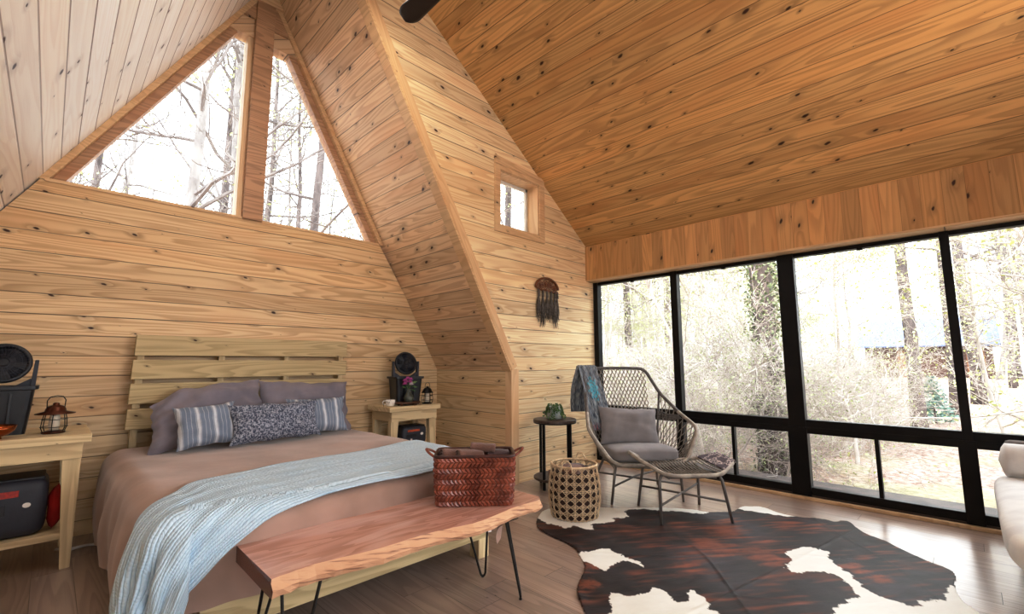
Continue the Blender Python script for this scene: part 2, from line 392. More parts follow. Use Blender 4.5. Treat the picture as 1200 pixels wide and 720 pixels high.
# dormer wall with the opening of the small square window
ox0, ox1, oz0, oz1 = 3.145, 3.755, 2.605, 3.195
TK = .2
def zRi(x): return zR(x)
w = MB()
a0 = 3.405
def top(x): return zC(x)+.02
XQ = XK+.012
w.prism([(XQ,0),(4.95,0),(4.95,oz0),((7.126-oz0)/SR+.014,oz0),(XQ,1.125)], 'y', YD, YD+TK)
w.prism([((7.126-oz0)/SR+.014,oz0),(ox0,oz0),(ox0,oz1),((7.126-oz1)/SR+.014,oz1)], 'y', YD, YD+TK)
w.prism([((7.126-oz1)/SR+.014,oz1),(ox1+.0,oz1),(ox1,top(ox1)),(1.0,top(1.0)),(1.0,zR(1.0)+.02)], 'y', YD, YD+TK)
w.prism([(ox1,oz0),(4.95,oz0),(4.95,top(4.95)),(ox1,top(ox1))], 'y', YD, YD+TK)
struct('wall_dormer', w, M['dormerwall'])
struct('ceiling_ridge_fill', MB().prism([(XA-.35,zL(XA-.35)),(XA+.35,zR(XA+.35)),(XS+.1,ZS+.2),(XA-.3,ZS+.2)], 'y', YB+.02, YB+.16), M['slope_r'])
# casing of the small window
win = bpy.data.objects.new('window_1', None); C.objects.link(win); win['kind'] = 'structure'
b = MB(); wd = .075
b.box(ox0-wd,ox0,YD-.02,YD,2.53,3.28); b.box(ox1,ox1+wd+.01,YD-.02,YD,2.53,3.25)
b.box(ox0,ox1,YD-.02,YD,2.53,oz0); b.box(ox0,ox1,YD-.022,YD,oz1,oz1+.06)
b.prism([(ox0-wd-.005,3.245),(ox1+wd+.02,3.245),(ox1+wd+.02,3.275),(ox0-wd-.005,3.335)],'y',YD-.03,YD-.0)
b.build('casing', M['casing_x'], win, bevel=.003)
b = MB(); e = .012
b.box(ox0,ox0+e,YD,YD+TK,oz0,oz1); b.box(ox1-e,ox1,YD,YD+TK,oz0,oz1); b.box(ox0,ox1,YD,YD+TK,oz0,oz0+e); b.box(ox0,ox1,YD,YD+TK,oz1-e,oz1)
b.build('reveal', M['casing'], win)
b = MB(); q = .03
for a in ((ox0+e,ox0+e+q,oz0+e,oz1-e),(ox1-e-q,ox1-e,oz0+e,oz1-e),(ox0+e,ox1-e,oz0+e,oz0+e+q),(ox0+e,ox1-e,oz1-e-q,oz1-e)): b.box(a[0],a[1],YD+.16,YD+.195,a[2],a[3])
b.build('sash', M['vinyl'], win, bevel=.002)
MB().box(ox0+e,ox1-e,YD+.174,YD+.18,oz0+e,oz1-e).build('pane', M['glass'], win)
# trim on the corner between A-frame alcove and dormer wall
def strip(name, p, q, wdt, th, y0, y1, mat, side=1):   # board following a sloped line in the XZ plane
    p, q = Vector((p[0],0,p[1])), Vector((q[0],0,q[1])); d = (q-p).normalized(); n = Vector((-d.z,0,d.x))*side*wdt
    return MB().prism([(p.x,p.z),(q.x,q.z),(q.x+n.x,q.z+n.z),(p.x+n.x,p.z+n.z)], 'y', y0, y1)
struct('trim_1', strip('', (XK,1.12), (1.3,zR(1.3)), .088, 0, YD-.024, YD+.002, M['casing'], side=-1), M['casing_s'], bevel=.004)
struct('trim_2', MB().box(XK,XK+.1,YD-.02,YD+.002,0,1.135), M['casing'], bevel=.002)
struct('trim_3', MB().box(XK-.006,XK+.004,YD-.02,YD+.07,0,1.12), M['casing'], bevel=.002)
struct('trim_4', strip('', (XK,1.12), (1.3,zR(1.3)), .018, 0, YD-.02, YD+.1, M['casing'], side=1), M['casing_y'], bevel=.002)
struct('trim_5', MB().box(XH-.02,XH,YD-.12,YD-.1+.1,2.215,zC(XH)), M['header'])
# window wall: header over the windows, wooden sill strip
struct('wall_window_header', MB().box(XH, 4.95, Y0, YD, 2.215, zC(XH)+.1), M['header'])
struct('trim_6', MB().box(XH-.012, XW, Y0, YD, 2.197, 2.215), M['casing_y'])
struct('trim_7', MB().box(4.755, 4.93, Y0, YD, 0, .026), M['casing'], bevel=.003)
struct('trim_8', MB().box(4.95, 5.5, Y0, YD+.3, -.5, .015), M['deck'])
struct('baseboard_window', MB().box(4.79, 4.93, Y0, YD, -.08, .04), M['deck'])
# black window units
FX0, FX1 = 4.80, 4.87
posts = [(3.31,3.235,3.31,3.235),(2.278,2.203,2.278,2.203),(1.212,1.078,1.222,1.072),(.082,.026,.112,.012),(-1.03,-1.17,-1.03,-1.17),(-2.15,-2.22,-2.15,-2.22)]
n = 2
for i in range(len(posts)-1):
    (a1,a2,b1,b2), (c1,c2,d1,d2) = posts[i], posts[i+1]
    yu0, yu1 = c1, a2; yl0, yl1 = d1, b2
    wn = bpy.data.objects.new('window_%d' % n, None); C.objects.link(wn); wn['kind'] = 'structure'; n += 1
    b = MB()
    # posts: left post of each unit (the last unit has both)
    b.box(FX0-.015,FX1,a2,a1,.62,2.2); b.box(FX0-.02,FX1,b2,b1,.03,.62)
    if i == len(posts)-2: b.box(FX0-.015,FX1,c2,c1,.03,2.2)
    b.box(FX0,FX1,yu0,yu1,2.162,2.2)                       # head
    b.box(FX0-.01,FX1,yu0,yu1,.566,.686)                    # mid rail
    b.box(FX0-.014,FX0-.01,yl0,yl1,.618,.624)
    b.box(FX0,FX1,yl0,yl1,.03,.105)                        # bottom rail
    ym = (yl0+yl1)/2
    b.build('frame', M['black'], wn, bevel=.004)
    MB().box(FX0+.01,FX1,ym-.014,ym+.014,.105,.57).build('mullion', M['black'], wn, bevel=.003)
    MB().box(FX0-.004,FX0+.02,(yu0+yu1)/2-.02,(yu0+yu1)/2+.02,2.145,2.165).build('latch', M['black'], wn, bevel=.002)
    MB().box(4.838,4.843,yu0,yu1,.68,2.17).build('upper_pane', M['glass'], wn)
    MB().box(4.838,4.843,yl0,ym-.014,.10,.57).build('lower_pane', M['glass'], wn)
    MB().box(4.838,4.843,ym+.014,yl1,.10,.57).build('lower_pane', M['glass'], wn)
# gable window: sloped casings, centre post, two panes
wg = bpy.data.objects.new('window_8', None); C.objects.link(wg); wg['kind'] = 'structure'
def gl(x, d): return zL(x) - d*math.sqrt(1+SL*SL)       # line inset by d under the left slope
def gr(x, d): return zR(x) - d*math.sqrt(1+SR*SR)
def seg(side, d0, d1, z0, z1, y0, y1):
    if side < 0:
        f = lambda z, d: (z + d*math.sqrt(1+SL*SL) - 2.785)/SL
    else: f = lambda z, d: (7.126 - z - d*math.sqrt(1+SR*SR))/SR
    return MB().prism([(f(z0,d0),z0),(f(z1,d0),z1),(f(z1,d1),z1),(f(z0,d1),z0)], 'y', y0, y1)
px0, px1 = 1.123, 1.283
for sd in (-1, 1):
    zt = 4.74
    seg(sd, 0, .042, 2.505, zt, YB-.005, YB+.16).build('outer_casing', M['casing_y'], wg, bevel=.002)
    seg(sd, .042, .105, 2.505, zt-.1, YB+.05, YB+.16).build('inner_stop', M['post'], wg, bevel=.002)
MB().box(px0,px1,YB-.03,YB+.16,2.5,4.75).build('centre_post', M['post'], wg, bevel=.003)
MB().box(px0-.045,px0,YB+.03,YB+.16,2.5,4.6).build('post_stop', M['casing'], wg, bevel=.002)
MB().box(-.13,2.48,YB-.008,YB+.15,2.494,2.518).build('sill', M['casing_x'], wg, bevel=.002)
# head block above the two apexes
MB().prism([(.97,4.47),(px0,4.47),(px0,4.8),(.97,4.6)],'y',YB+.0,YB+.16).build('head_block', M['post'], wg)
MB().prism([(px1,4.43),(1.42,4.43),(1.42,4.6),(px1,4.8)],'y',YB+.0,YB+.16).build('head_block', M['post'], wg)
MB().prism([(XA-.28,4.66),(XA+.26,4.66),(XA,ZA+.05)],'y',YB-.035,YB+.16).build('ridge_block', M['casing_x'], wg)
MB().prism([(-.1,2.515),(px0,2.515),(px0,4.6),(1.08,4.6)],'y',YB+.118,YB+.124).build('left_pane', M['glass'], wg)
MB().prism([(px1,2.515),(2.45,2.515),(1.36,4.5),(px1,4.5)],'y',YB+.118,YB+.124).build('right_pane', M['glass'], wg)
# rear gable behind the camera, with a wide glazed opening
w = MB()
w.box(-1.1,-.4,Y0-.12,Y0,0,zL(-.4)); w.box(3.6,4.95,Y0-.12,Y0,0,2.4)
w.prism([(-.4,2.4),(4.95,2.4),(4.95,zC(4.95)),(XS,ZS),(-.4,zL(-.4))],'y',Y0-.12,Y0)
struct('wall_front', w, M['bedwall'])
dr = bpy.data.objects.new('door_1', None); C.objects.link(dr); dr['kind'] = 'structure'
b = MB()
for x in (-.4,.56,1.56,2.56,3.52): b.box(x,x+.08,Y0-.1,Y0-.02,0,2.4)
b.box(-.4,3.6,Y0-.1,Y0-.02,0,.1); b.box(-.4,3.6,Y0-.1,Y0-.02,2.3,2.4); b.build('frame', M['black'], dr)
MB().box(-.4,3.6,Y0-.063,Y0-.057,.1,2.3).build('pane', M['glass'], dr)
# ------------------------------------------------------------------ bed
def N(x, y=0, z=0): return noise.noise(Vector((x, y, z)))
def pillow(name, w, h, t, loc, rot, mat, pinch=.07, seed=0, wr=.012, n=22, sag=0, parent=None):
    mb = MB()
    def face(sg):
        def fn(a, b):
            u, v = 2*a-1, 2*b-1
            u = math.sin(u*PI/2)*.35 + u*.65; v = math.sin(v*PI/2)*.35 + v*.65
            pr = max(0, (1-abs(u)**3.2)*(1-abs(v)**3.2))**.55
            x = w/2*u*(1-pinch*(1-v*v)); z = h/2*v*(1-pinch*(1-u*u))
            z -= sag*h*(max(0,-u)**2.2)*(.5+.5*v); x += sag*.12*w*max(0,-u)*(-1)*(1-v)*.5
            y = sg*(t/2*pr + wr*N(u*2.4+seed, v*2.4, sg)*pr + wr*.7*N(u*6+seed, v*6, sg+3)*(1-pr*.5)*(pr > 0))
            x += wr*.6*N(v*3+seed, 5, u)*abs(u); z += wr*.6*N(u*3+seed, 9, v)*abs(v)
            return (x, y, z)
        return fn
    mb.grid(face(-1), n, n); k = len(mb.f); mb.grid(face(1), n, n)
    mb.f = mb.f[:k] + [tuple(reversed(f)) for f in mb.f[k:]]
    o = mb.build(name, mat, parent, smooth=True)
    o.location = loc; o.rotation_euler = rot
    return o
def boxy_cushion(w, d, t, seed=0, crown=.02, wr=.004):
    mb = MB(); n = 26
    def se(c, p): return math.copysign(abs(c)**p, c)
    def fn(a, b):
        th = -PI/2 + PI*b; ph = -PI + 2*PI*a
        cz = se(math.cos(th), .35); x = w/2*cz*se(math.cos(ph), .32); y = d/2*cz*se(math.sin(ph), .32)
        z = t/2*se(math.sin(th), .5)
        r = 1-min(1, (2*x/w)**2)*.5-min(1, (2*y/d)**2)*.5
        z += (crown*r if z > 0 else 0) + wr*N(x*9+seed, y*9)
        return (x, y, z + t/2)
    return mb.grid(fn, n*2, n)

BX0, BX1, BYF, BYH, BT = .44, 2.06, 2.32, 4.40, .585
def prof(d, r=.10, flare=.04, drop=9):
    """distance along the cloth past the edge -> (outward, down)"""
    q = r*PI/2
    if d < q: a = d/r; return r*math.sin(a), r*(1-math.cos(a))
    s_ = d-q; return r + flare*s_*1.2, r + s_*.985
def drape(x, y, lift=0, rip=1.0):
    du = max(0, BYF+.0-y); dv = (BX0-x) if x < BX0 else ((x-BX1) if x > BX1 else 0); sx = -1 if x < BX0 else 1
    top = BT + .018*N(x*1.6, y*1.6) + .006*N(x*5, y*5, 4)
    if du <= 0 and dv <= 0:
        return Vector((x, y, top+lift))
    d = max(du, dv) + .28*min(du, dv)
    ang = math.atan2(du, dv) if (du > 0 and dv > 0) else (0 if dv > 0 else PI/2)
    bx = min(max(x, BX0), BX1); by = max(y, BYF)
    o, dn = prof(d)
    para = (bx*1.0 if du > 0 and dv <= 0 else 0) + (by if dv > 0 and du <= 0 else 0) + ang*.5*(du > 0 and dv > 0)
    fold = .020*math.sin(para*11+.8) + .012*math.sin(para*27+1)
    o += lift + rip*fold*min(1, dn/.35)**1.3 + .035*math.sin(min(1, dn/.5)*PI)*(dv > 0)
    ox, oy = math.cos(ang)*o*sx, -math.sin(ang)*o
    return Vector((bx+ox, by+oy, top + lift*.6 - dn))

bed = thing('platform_bed', 'double bed with mauve brown duvet and a slatted pine headboard against the back wall', 'bed', ((BX0+BX1)/2, (BYF+BYH)/2, 0))
bo = tuple(bed.location)
hp = [(.445,2.095,1.26,1.414),(.437,2.095,1.083,1.228),(.434,2.09,.902,1.052),(.430,2.09,.716,.865)]
for i, (x0, x1, z0, z1) in enumerate(hp):
    o = MB().hexa([(x0,4.41,z0),(x1,4.41,z0),(x1,4.45,z0),(x0,4.45,z0),(x0+.004,4.41,z1),(x1,4.41,z1-.004),(x1,4.45,z1-.004),(x0+.004,4.45,z1)])
    o.build('headboard_plank', M['hb'], bed, bevel=.004, off=bo)
for x in (.465, 1.00, 1.52, 2.03):
    MB().box(x, x+.045, 4.45, 4.52, .02 if x in (.465, 2.03) else .5, 1.38).build('headboard_batten', M['fz'], bed, bevel=.003, off=bo)
MB().box(.50,2.02,2.235,2.275,.115,.30).build('foot_board', M['hb'], bed, bevel=.004, off=bo)
for x in (.52, 1.98): MB().box(x, x+.04, 2.3, 4.42, .115, .30).build('side_rail', M['fy'], bed, bevel=.004, off=bo)
for x, y in ((.56,2.29),(1.955,2.235),(.56,4.3),(1.92,4.3),(1.25,3.3)):
    MB().box(x, x+.085, y-.0, y+.085, 0, .118).build('leg', M['fz'], bed, bevel=.004, off=bo)
MB().box(.50,2.04,2.36,4.40,.28,.56).build('mattress', M['white'], bed, bevel=.06, off=bo)
mb = MB()
def duv(a, b):
    x = (BX0-.57) + a*((BX1+.50)-(BX0-.57)); y = (BYF-.40) + b*((BYH)-(BYF-.40))
    p = drape(x, y)
    return p
mb.grid(duv, 130, 110)
mb.build('duvet', M['duvet'], bed, smooth=True, off=bo)
# pale blue runner over the foot of the bed; falls over the left front corner
mb = MB()
bk = [(2.36,3.10),(2.06,3.09),(1.6,3.03),(1.03,2.95),(.61,2.83),(.46,2.66),(.30,2.52),(.10,2.47),(-.06,2.48)]
ft = [(2.36,2.30),(2.06,2.28),(1.6,2.26),(1.08,2.275),(.79,2.22),(.60,2.12),(.46,2.00),(.30,1.82),(.10,1.70)]
def pl(pts, t):
    t *= len(pts)-1; i = min(int(t), len(pts)-2); f = t-i
    p0 = Vector(pts[max(i-1,0)]); p1 = Vector(pts[i]); p2 = Vector(pts[i+1]); p3 = Vector(pts[min(i+2,len(pts)-1)])
    return .5*((2*p1) + (-p0+p2)*f + (2*p0-5*p1+4*p2-p3)*f*f + (-p0+3*p1-3*p2+p3)*f**3)
def run(a, b):
    p = pl(bk, a); q = pl(ft, a); x, y = p.lerp(q, b)
    w_ = .010*math.sin(b*34+a*5+N(a*5,b*3)*4) + .012*N(a*9, b*14)
    k = min(1, max(0, (a-.55)/.3))
    return drape(x, y, .022 + w_*(.22+.9*k))
mb.grid(run, 150, 70)
run_o = mb.build('bed_runner', M['quilt'], None, smooth=True, solid=.008)
tag(run_o, 'pale blue quilted runner laid across the foot of the bed, hanging over its left corner', 'blanket')

# pillows
o = pillow('bed_pillow', .76, .50, .21, (.92,4.19,.82), (R(-26),R(-3),R(2)), M['sham'], seed=1, wr=.05, pinch=.07, sag=.30)
tag(o, 'large plain grey pillow at the left of the headboard, behind the blue striped cushion', 'pillow')
o = pillow('bed_pillow', .78, .47, .18, (1.655,4.24,.815), (R(-20),R(2),R(-2)), M['sham'], seed=7, wr=.04, pinch=.06)
tag(o, 'large plain grey pillow at the right of the headboard, the one nearer the flower vase', 'pillow')
o = pillow('throw_pillow', .40, .32, .14, (.85,3.97,.755), (R(-24),R(-3),R(4)), M['stripe'], seed=3, wr=.02, pinch=.11)
tag(o, 'blue and white striped cushion left of the dark tweed cushion on the bed', 'cushion')
o = pillow('throw_pillow', .50, .32, .14, (1.67,4.02,.755), (R(-24),R(0),R(-3)), M['stripe'], seed=5, wr=.02, pinch=.11)
tag(o, 'blue and white striped cushion right of the dark tweed cushion on the bed', 'cushion')
o = pillow('throw_pillow', .66, .31, .15, (1.30,3.90,.75), (R(-22),R(-1),R(-2)), M['tweed'], seed=11, wr=.028, pinch=.10)
tag(o, 'long dark blue and grey tweed cushion in the middle front of the bed', 'cushion')

# ------------------------------------------------------------------ live-edge bench
bench = thing('live_edge_bench', 'reddish live-edge wooden bench on black hairpin legs at the foot of the bed', 'bench', (1.3,1.97,0))
bo = tuple(bench.location)
ZT = .45; mb = MB(); nn = 44
def fy(t): return 1.787 - .06*t + .018*math.sin(t*7+.4) + .012*math.sin(t*17) + .006*N(t*30)
def by(t): return 2.262 + .045*math.sin(t*5.2) + .03*t - (.22*max(0,(t-.86)/.14)**2)
rows = []
for i in range(nn+1):
    t = i/nn; x = .611 + t*1.395
    e = .05*max(0, (t-.955)/.045)**2
    f = fy(t)+e; b_ = by(t); tk = .062 - .012*t
    o_ = .028 + .012*N(t*22, 3)
    xo = 0
    rows.append([(x,f,ZT),(x-.003,f-.006,ZT-.012),(x,f-o_*.75+.012*N(t*60,1),ZT-.035),(x,f-o_*.4+.014*N(t*70,8),ZT-tk),(x,f+.03,ZT-tk-.002),(x,b_-.03,ZT-tk),(x,b_+.018+.006*N(t*40,5),ZT-.03),(x,b_,ZT)])
n0 = 0
for r_ in rows: mb.v += r_
for i in range(nn):
    for k in range(8):
        l = (k+1) % 8; mb.f.append((i*8+k, i*8+l, (i+1)*8+l, (i+1)*8+k))
mb.f.append(tuple(range(8))); mb.f.append(tuple(nn*8+k for k in range(8)))
def slabmat():
    s = NT('live_edge_slab'); p = s.n('TexCoord').outputs['Object']; x = s.dot(p,(1,0,0)); y = s.dot(p,(0,1,0)); zz = s.dot(p,(0,0,1))
    g = s.noise(s.comb(s.m('MULTIPLY',x,1.1), s.m('MULTIPLY',y,7.0), 0.0), 1, 3); fr = s.m('FRACT', s.m('MULTIPLY', g, 9.0)); rg = s.rng(fr,.2,.9)
    fib = s.noise(s.comb(s.m('MULTIPLY',x,7.0), s.m('MULTIPLY',y,160.0), s.m('MULTIPLY',zz,120.0)), 1, 2)
    col = s.mix(s.m('ADD', s.m('MULTIPLY',rg,.6), s.m('MULTIPLY',fib,.3)), lin((210,168,152)), lin((176,128,110)))  # base colours lightened to paint in the pale sheen of the top
    big = s.noise(s.comb(s.m('MULTIPLY',x,1.6), s.m('MULTIPLY',y,5.0), 4.0), 1, 2)
    col = s.mix(s.m('MULTIPLY', s.rng(big,.45,.62), .6), col, lin((224,194,186)))
    # front edge: pale sapwood with dark bark streaks
    nr = s.dot(s.n('NewGeometry').outputs['Normal'], (0,-1,0))
    edge = s.rng(nr, .25, .5)
    sp = s.noise(s.comb(s.m('MULTIPLY',x,7.0), s.m('MULTIPLY',s.m('ADD',zz,s.m('MULTIPLY',x,.16)),110.0), 0.0), 1, 4)
    bark = s.mix(s.m('MULTIPLY', s.rng(sp,.52,.70), .8), lin((206,164,132)), lin((112,66,46)))
    col = s.mix(edge, col, bark)
    nx = s.rng(s.dot(s.n('NewGeometry').outputs['Normal'], (-1,0,0)), .6, .8); col = s.mix(nx, col, lin((104,58,44)))
    return s.bsdf(col, s.m('ADD', .26, s.m('MULTIPLY', edge, .4)), bump=s.m('ADD', s.m('MULTIPLY', fib, .3), s.m('MULTIPLY', s.m('MULTIPLY', sp, edge), 2.0)), bstr=.35, bdist=.006, spec=.6)
mb.build('bench_slab', slabmat(), bench, off=bo)
def hairpin(cx, cy, dx, dy, fx, fy_):
    m_ = MB(); z = ZT-.062
    m_.box(cx-.045,cx+.045,cy-.045,cy+.045,z-.004,z+.002)
    a = Vector((cx+dx,cy+dy,z)); b_ = Vector((cx-dx,cy-dy,z)); f = Vector((fx,fy_,.006)); dd = (a-b_).normalized()
    pts = [a]; 
    u0 = f + dd*.014 + Vector((0,0,.016)); u1 = f - dd*.014 + Vector((0,0,.016))
    pts += [a.lerp(u0,.5), u0, f+dd*.009+Vector((0,0,.004)), f, f-dd*.009+Vector((0,0,.004)), u1, u1.lerp(b_,.5), b_]
    m_.tube(pts, .0062, 8)
    m_.lathe([(.008,0),(.008,.006)], 8, (fx,fy_,0))
    m_.build('leg', M['darkmetal'], bench, smooth=False, off=bo)
k = .052
hairpin(1.765,1.80, k,k, 1.795,1.727)
hairpin(1.775,2.06, k,-k, 1.825,2.05)
hairpin(.74,1.86, k,-k, .69,1.80)
hairpin(.74,2.13, k,k, .69,2.19)

# ------------------------------------------------------------------ red-brown woven basket with towels
U = Vector((.752,-.66,0)); Vv = Vector((.66,.752,0))
bc = Vector((1.655,1.925,ZT))+Vv*.115 - Vector((.02,.02,0))
bk_ = thing('woven_basket', 'reddish brown woven leather basket of rolled towels on the right end of the bench', 'basket', tuple(bc))
bw, bd, bh = .40, .235, .252
def P3(u, v, z): p = U*u + Vv*v; return (p.x, p.y, z)
def wall(sc, inset=0):
    ring = []
    return ring
def outline(z, k=0):   # rounded rectangle at height z, bulging slightly
    f = 1 + .07*(z/bh) + .02*math.sin(z/bh*PI)
    hx, hy = bw/2*f-k, bd/2*f-k; r = .035; pts = []
    for (sx, sy, a0) in ((1,1,0),(-1,1,90),(-1,-1,180),(1,-1,270)):
        for q in range(5):
            a = R(a0+q*22.5); pts.append((sx*(hx-r)+r*math.cos(a), sy*(hy-r)+r*math.sin(a)))
    return pts
mb = MB(); NZ = 10
def loop_pt(pts, t):
    L = [0]
    for i in range(len(pts)): L.append(L[-1] + math.dist(pts[i], pts[(i+1)%len(pts)]))
    s_ = (t % 1)*L[-1]
    for i in range(len(pts)):
        if s_ <= L[i+1]+1e-9:
            f = (s_-L[i])/max(1e-9, L[i+1]-L[i]); a, b_ = pts[i], pts[(i+1)%len(pts)]
            return (a[0]+(b_[0]-a[0])*f, a[1]+(b_[1]-a[1])*f)
    return pts[0]
for kk in (.004, .010):
    n0 = len(mb.v); rings = []
    for j in range(9):
        z = bh*j/8; pts = outline(z, kk)
        for p in pts: mb.v.append(P3(p[0], p[1], z))
    for j in range(8):
        for i in range(20):
            l = (i+1) % 20; mb.f.append((n0+j*20+i, n0+j*20+l, n0+(j+1)*20+l, n0+(j+1)*20+i))
    if kk == .004: mb.f.append(tuple(n0+i for i in range(20)))
mb.build('basket_body', M['leather_d'], bk_)
# herringbone woven strips, each a raised slanted pad
mb = MB(); rows_ = 9; cols = 58
for j in range(rows_):
    for i in range(cols):
        s0 = i/cols; sl = (.55/cols)*(1 if j % 2 else -1)*1.6
        za = bh*(j+.03)/rows_; zb = bh*(j+1.0)/rows_; wd_ = .86/cols
        q = []
        for (t_, z_) in ((s0, za), (s0+wd_, za), (s0+wd_+sl, zb), (s0+sl, zb)):
            a = loop_pt(outline(z_, 0), t_); q.append(P3(a[0], a[1], z_))
        cen = sum((Vector(x) for x in q), Vector())/4; nrm = Vector((cen.x, cen.y, 0)).normalized()
        top_ = [tuple(cen + (Vector(x)-cen)*.38 + nrm*(.0075+.0015*math.sin(i*3.1+j))) for x in q]
        n0 = len(mb.v); mb.v += q + top_
        mb.f.append((n0+4,n0+5,n0+6,n0+7))
        for e in range(4): g = (e+1) % 4; mb.f.append((n0+e,n0+g,n0+4+g,n0+4+e))
mb.build('weave', M['leather'], bk_, smooth=False)['kind'] = 'stuff'
rim = [P3(p[0], p[1], bh+.002) for p in outline(bh, .004)]
MB().tube(rim, .0095, 8, closed=True).build('rim', M['leather_d'], bk_, smooth=True)
for sx in (-1, 1):
    hp_ = []
    for q in range(13):
        a = PI*q/12; x = sx*(bw/2*1.07 + .050*math.sin(a)); y = .055*math.cos(a); z = bh - .01 + .032*math.sin(a)
        hp_.append(P3(x, y, z))
    MB().tube(hp_, .011, 8, flat=.55).build('handle', M['leather'], bk_, smooth=True)
def roll(name, label, u, v, z, L_, r_, ang, mat, sq=.75, seed=0):
    z += .012
    mb = MB(); pts = []
    for i in range(120):
        t = i/119; a = t*5.2*PI; rr = r_*(.12+.88*t); pts.append((rr*math.cos(a), rr*math.sin(a)*sq))
    def fn(a, b):
        p = pts[min(119, int(a*119))]; x = (b-.5)*L_
        w_ = .003*N(a*22, b*4, seed)
        return (x, p[0]+w_, p[1]+w_)
    mb.grid(fn, 119, 10)
    o = mb.build(name, mat, None, smooth=True, solid=.006)
    c = bc + U*u + Vv*v; o.location = (c.x, c.y, bc.z+z); o.rotation_euler = (0, R(4), math.atan2(U.y, U.x)+R(ang))
    return tag(o, label, 'towel', 'rolled towels in the basket')
roll('rolled_towel', 'light brown rolled towel at the left in the woven basket', -.095, .0, .222, .19, .058, 18, M['towel'], seed=1)
roll('rolled_towel', 'brown rolled towel on top in the middle of the woven basket', .045, .0, .268, .135, .036, -6, M['towel'], sq=.7, seed=2)
roll('rolled_towel', 'plum coloured rolled towel at the right in the woven basket', .125, .01, .225, .12, .044, 8, M['towel2'], seed=3)
roll('rolled_towel', 'plum towel deep in the middle of the woven basket, under the top roll', .035, .01, .18, .16, .05, 0, M['towel2'], seed=4)
roll('rolled_towel', 'light brown towel bulging over the left front rim of the woven basket', -.03, -.045, .235, .14, .042, 24, M['towel'], seed=6)
# small things hanging by the bed's near corner
tg = MB(); tg.prism([(1.985,.255),(2.045,.25),(2.05,.31),(1.985,.32)], 'y', 2.20, 2.215); 
o = tg.build('pink_packet', simple('pink_paper',(222,178,160)), None, bevel=.002); tag(o, 'small pink packet tucked at the near corner of the bed frame, behind the bench leg', 'packet'); o.parent=None
tg = MB(); tg.prism([(1.975,.165),(2.02,.158),(2.025,.255),(1.985,.26)], 'y', 2.19, 2.197)
tt = tg.build('care_tag', M['white'], bed, off=tuple(bed.location)); tt['label'] = 'white care tag hanging from the duvet corner'
tg = MB().lathe([(.009,0),(.009,.002)], 14); o = tg.build('blue_dot', simple('blue_print',(70,90,150)), tt); o.rotation_euler = (R(90),0,0); o.location = (2.0-bed.location.x, 2.188-bed.location.y, .215)

# ------------------------------------------------------------------ nightstands
def nightstand(loc, w_, d_, h, label, shelf):
    t = thing('nightstand', label, 'nightstand', loc, 0)          # local origin: front-left corner on the floor
    MB().box(0,w_,0,d_/2-.003,h-.05,h).build('top_board', M['fx'], t, bevel=.005)
    MB().box(0,w_,d_/2+.003,d_,h-.05,h).build('top_board', M['fx'], t, bevel=.005)
    i = .035
    MB().box(i,w_-i,i-.01,i+.03,h-.145,h-.05).build('apron', M['fx'], t, bevel=.003)
    MB().box(i,w_-i,d_-i-.03,d_-i,h-.145,h-.05).build('apron', M['fx'], t, bevel=.003)
    MB().box(i,i+.035,i+.03,d_-i-.03,h-.145,h-.05).build('apron', M['fy'], t, bevel=.003)
    MB().box(w_-i-.035,w_-i,i+.03,d_-i-.03,h-.145,h-.05).build('apron', M['fy'], t, bevel=.003)
    zt = h-.145
    for sx in (0,1):
        for sy in (0,1):
            # tapered leg: outer faces upright, inner faces closing downwards
            xo = i+.002 if sx == 0 else w_-i-.002; dx = 1 if sx == 0 else -1
            yo = i if sy == 0 else d_-i; dy = 1 if sy == 0 else -1
            tw, bw2 = .085, .046
            def q(z, wd): return [(xo,yo,z),(xo+dx*wd,yo,z),(xo+dx*wd,yo+dy*.06,z),(xo,yo+dy*.06,z)]
            MB().hexa(q(0,bw2)+q(zt+.0,tw)).build('leg', M['fz'], t, bevel=.003)
    if shelf: MB().box(i+.01,w_-i-.01,i+.012,d_-i-.012,shelf-.035,shelf).build('shelf', M['fx'], t, bevel=.003)
    return t
nl = nightstand((-.42,3.86,0), .645, .60, .775, 'pale pine nightstand left of the bed, cut by the left edge of the photo', .205)
nr = nightstand((2.385,4.05,0), .61, .45, .765, 'pale pine nightstand right of the bed, in the corner of the alcove', .36)
# portable power stations on the shelves
def power_box(loc, w_, d_, h, label, warn, dial):
    t = thing('power_station', label, 'power station', loc)
    def fn(a, b):
        def se(c, p): return math.copysign(abs(c)**p, c)
        th = -PI/2+PI*b; ph = -PI+2*PI*a; c = se(math.cos(th), .25)
        return (w_/2*c*se(math.cos(ph), .25)*(1-.05*(1-b)), d_/2*c*se(math.sin(ph), .25), h/2+h/2*se(math.sin(th), .3))
    MB().grid(fn, 56, 28).build('case', M['plastic2'], t, smooth=True)
    MB().box(-w_*.44,w_*.44,-d_*.40,d_*.40,h-.012,h+.006).build('lid', M['plastic'], t, bevel=.006)
    MB().box(-w_*.30,w_*.18,-d_/2-.004,-d_/2+.004,h*.72,h*.83).build('label_strip', warn, t, bevel=.002)
    MB().box(-w_*.36,w_*.06,-d_/2-.003,-d_/2+.004,h*.42,h*.60).build('vent', M['plastic'], t, bevel=.002)
    for (x, z, r_) in ((w_*.27,h*.56,.014),(-w_*.15,h*.30,.010)):
        o = MB().lathe([(r_,0),(r_,.004)], 18, sx=1.25).build('dial', M['ceramic'], t); o.rotation_euler = (R(90),0,0); o.location = (x,-d_/2+.001,z)
    return t
wred = simple('red_print', (190,60,50), (150,50,50), scale=60); worg = simple('orange_print', (214,96,50), (170,60,36), scale=60)
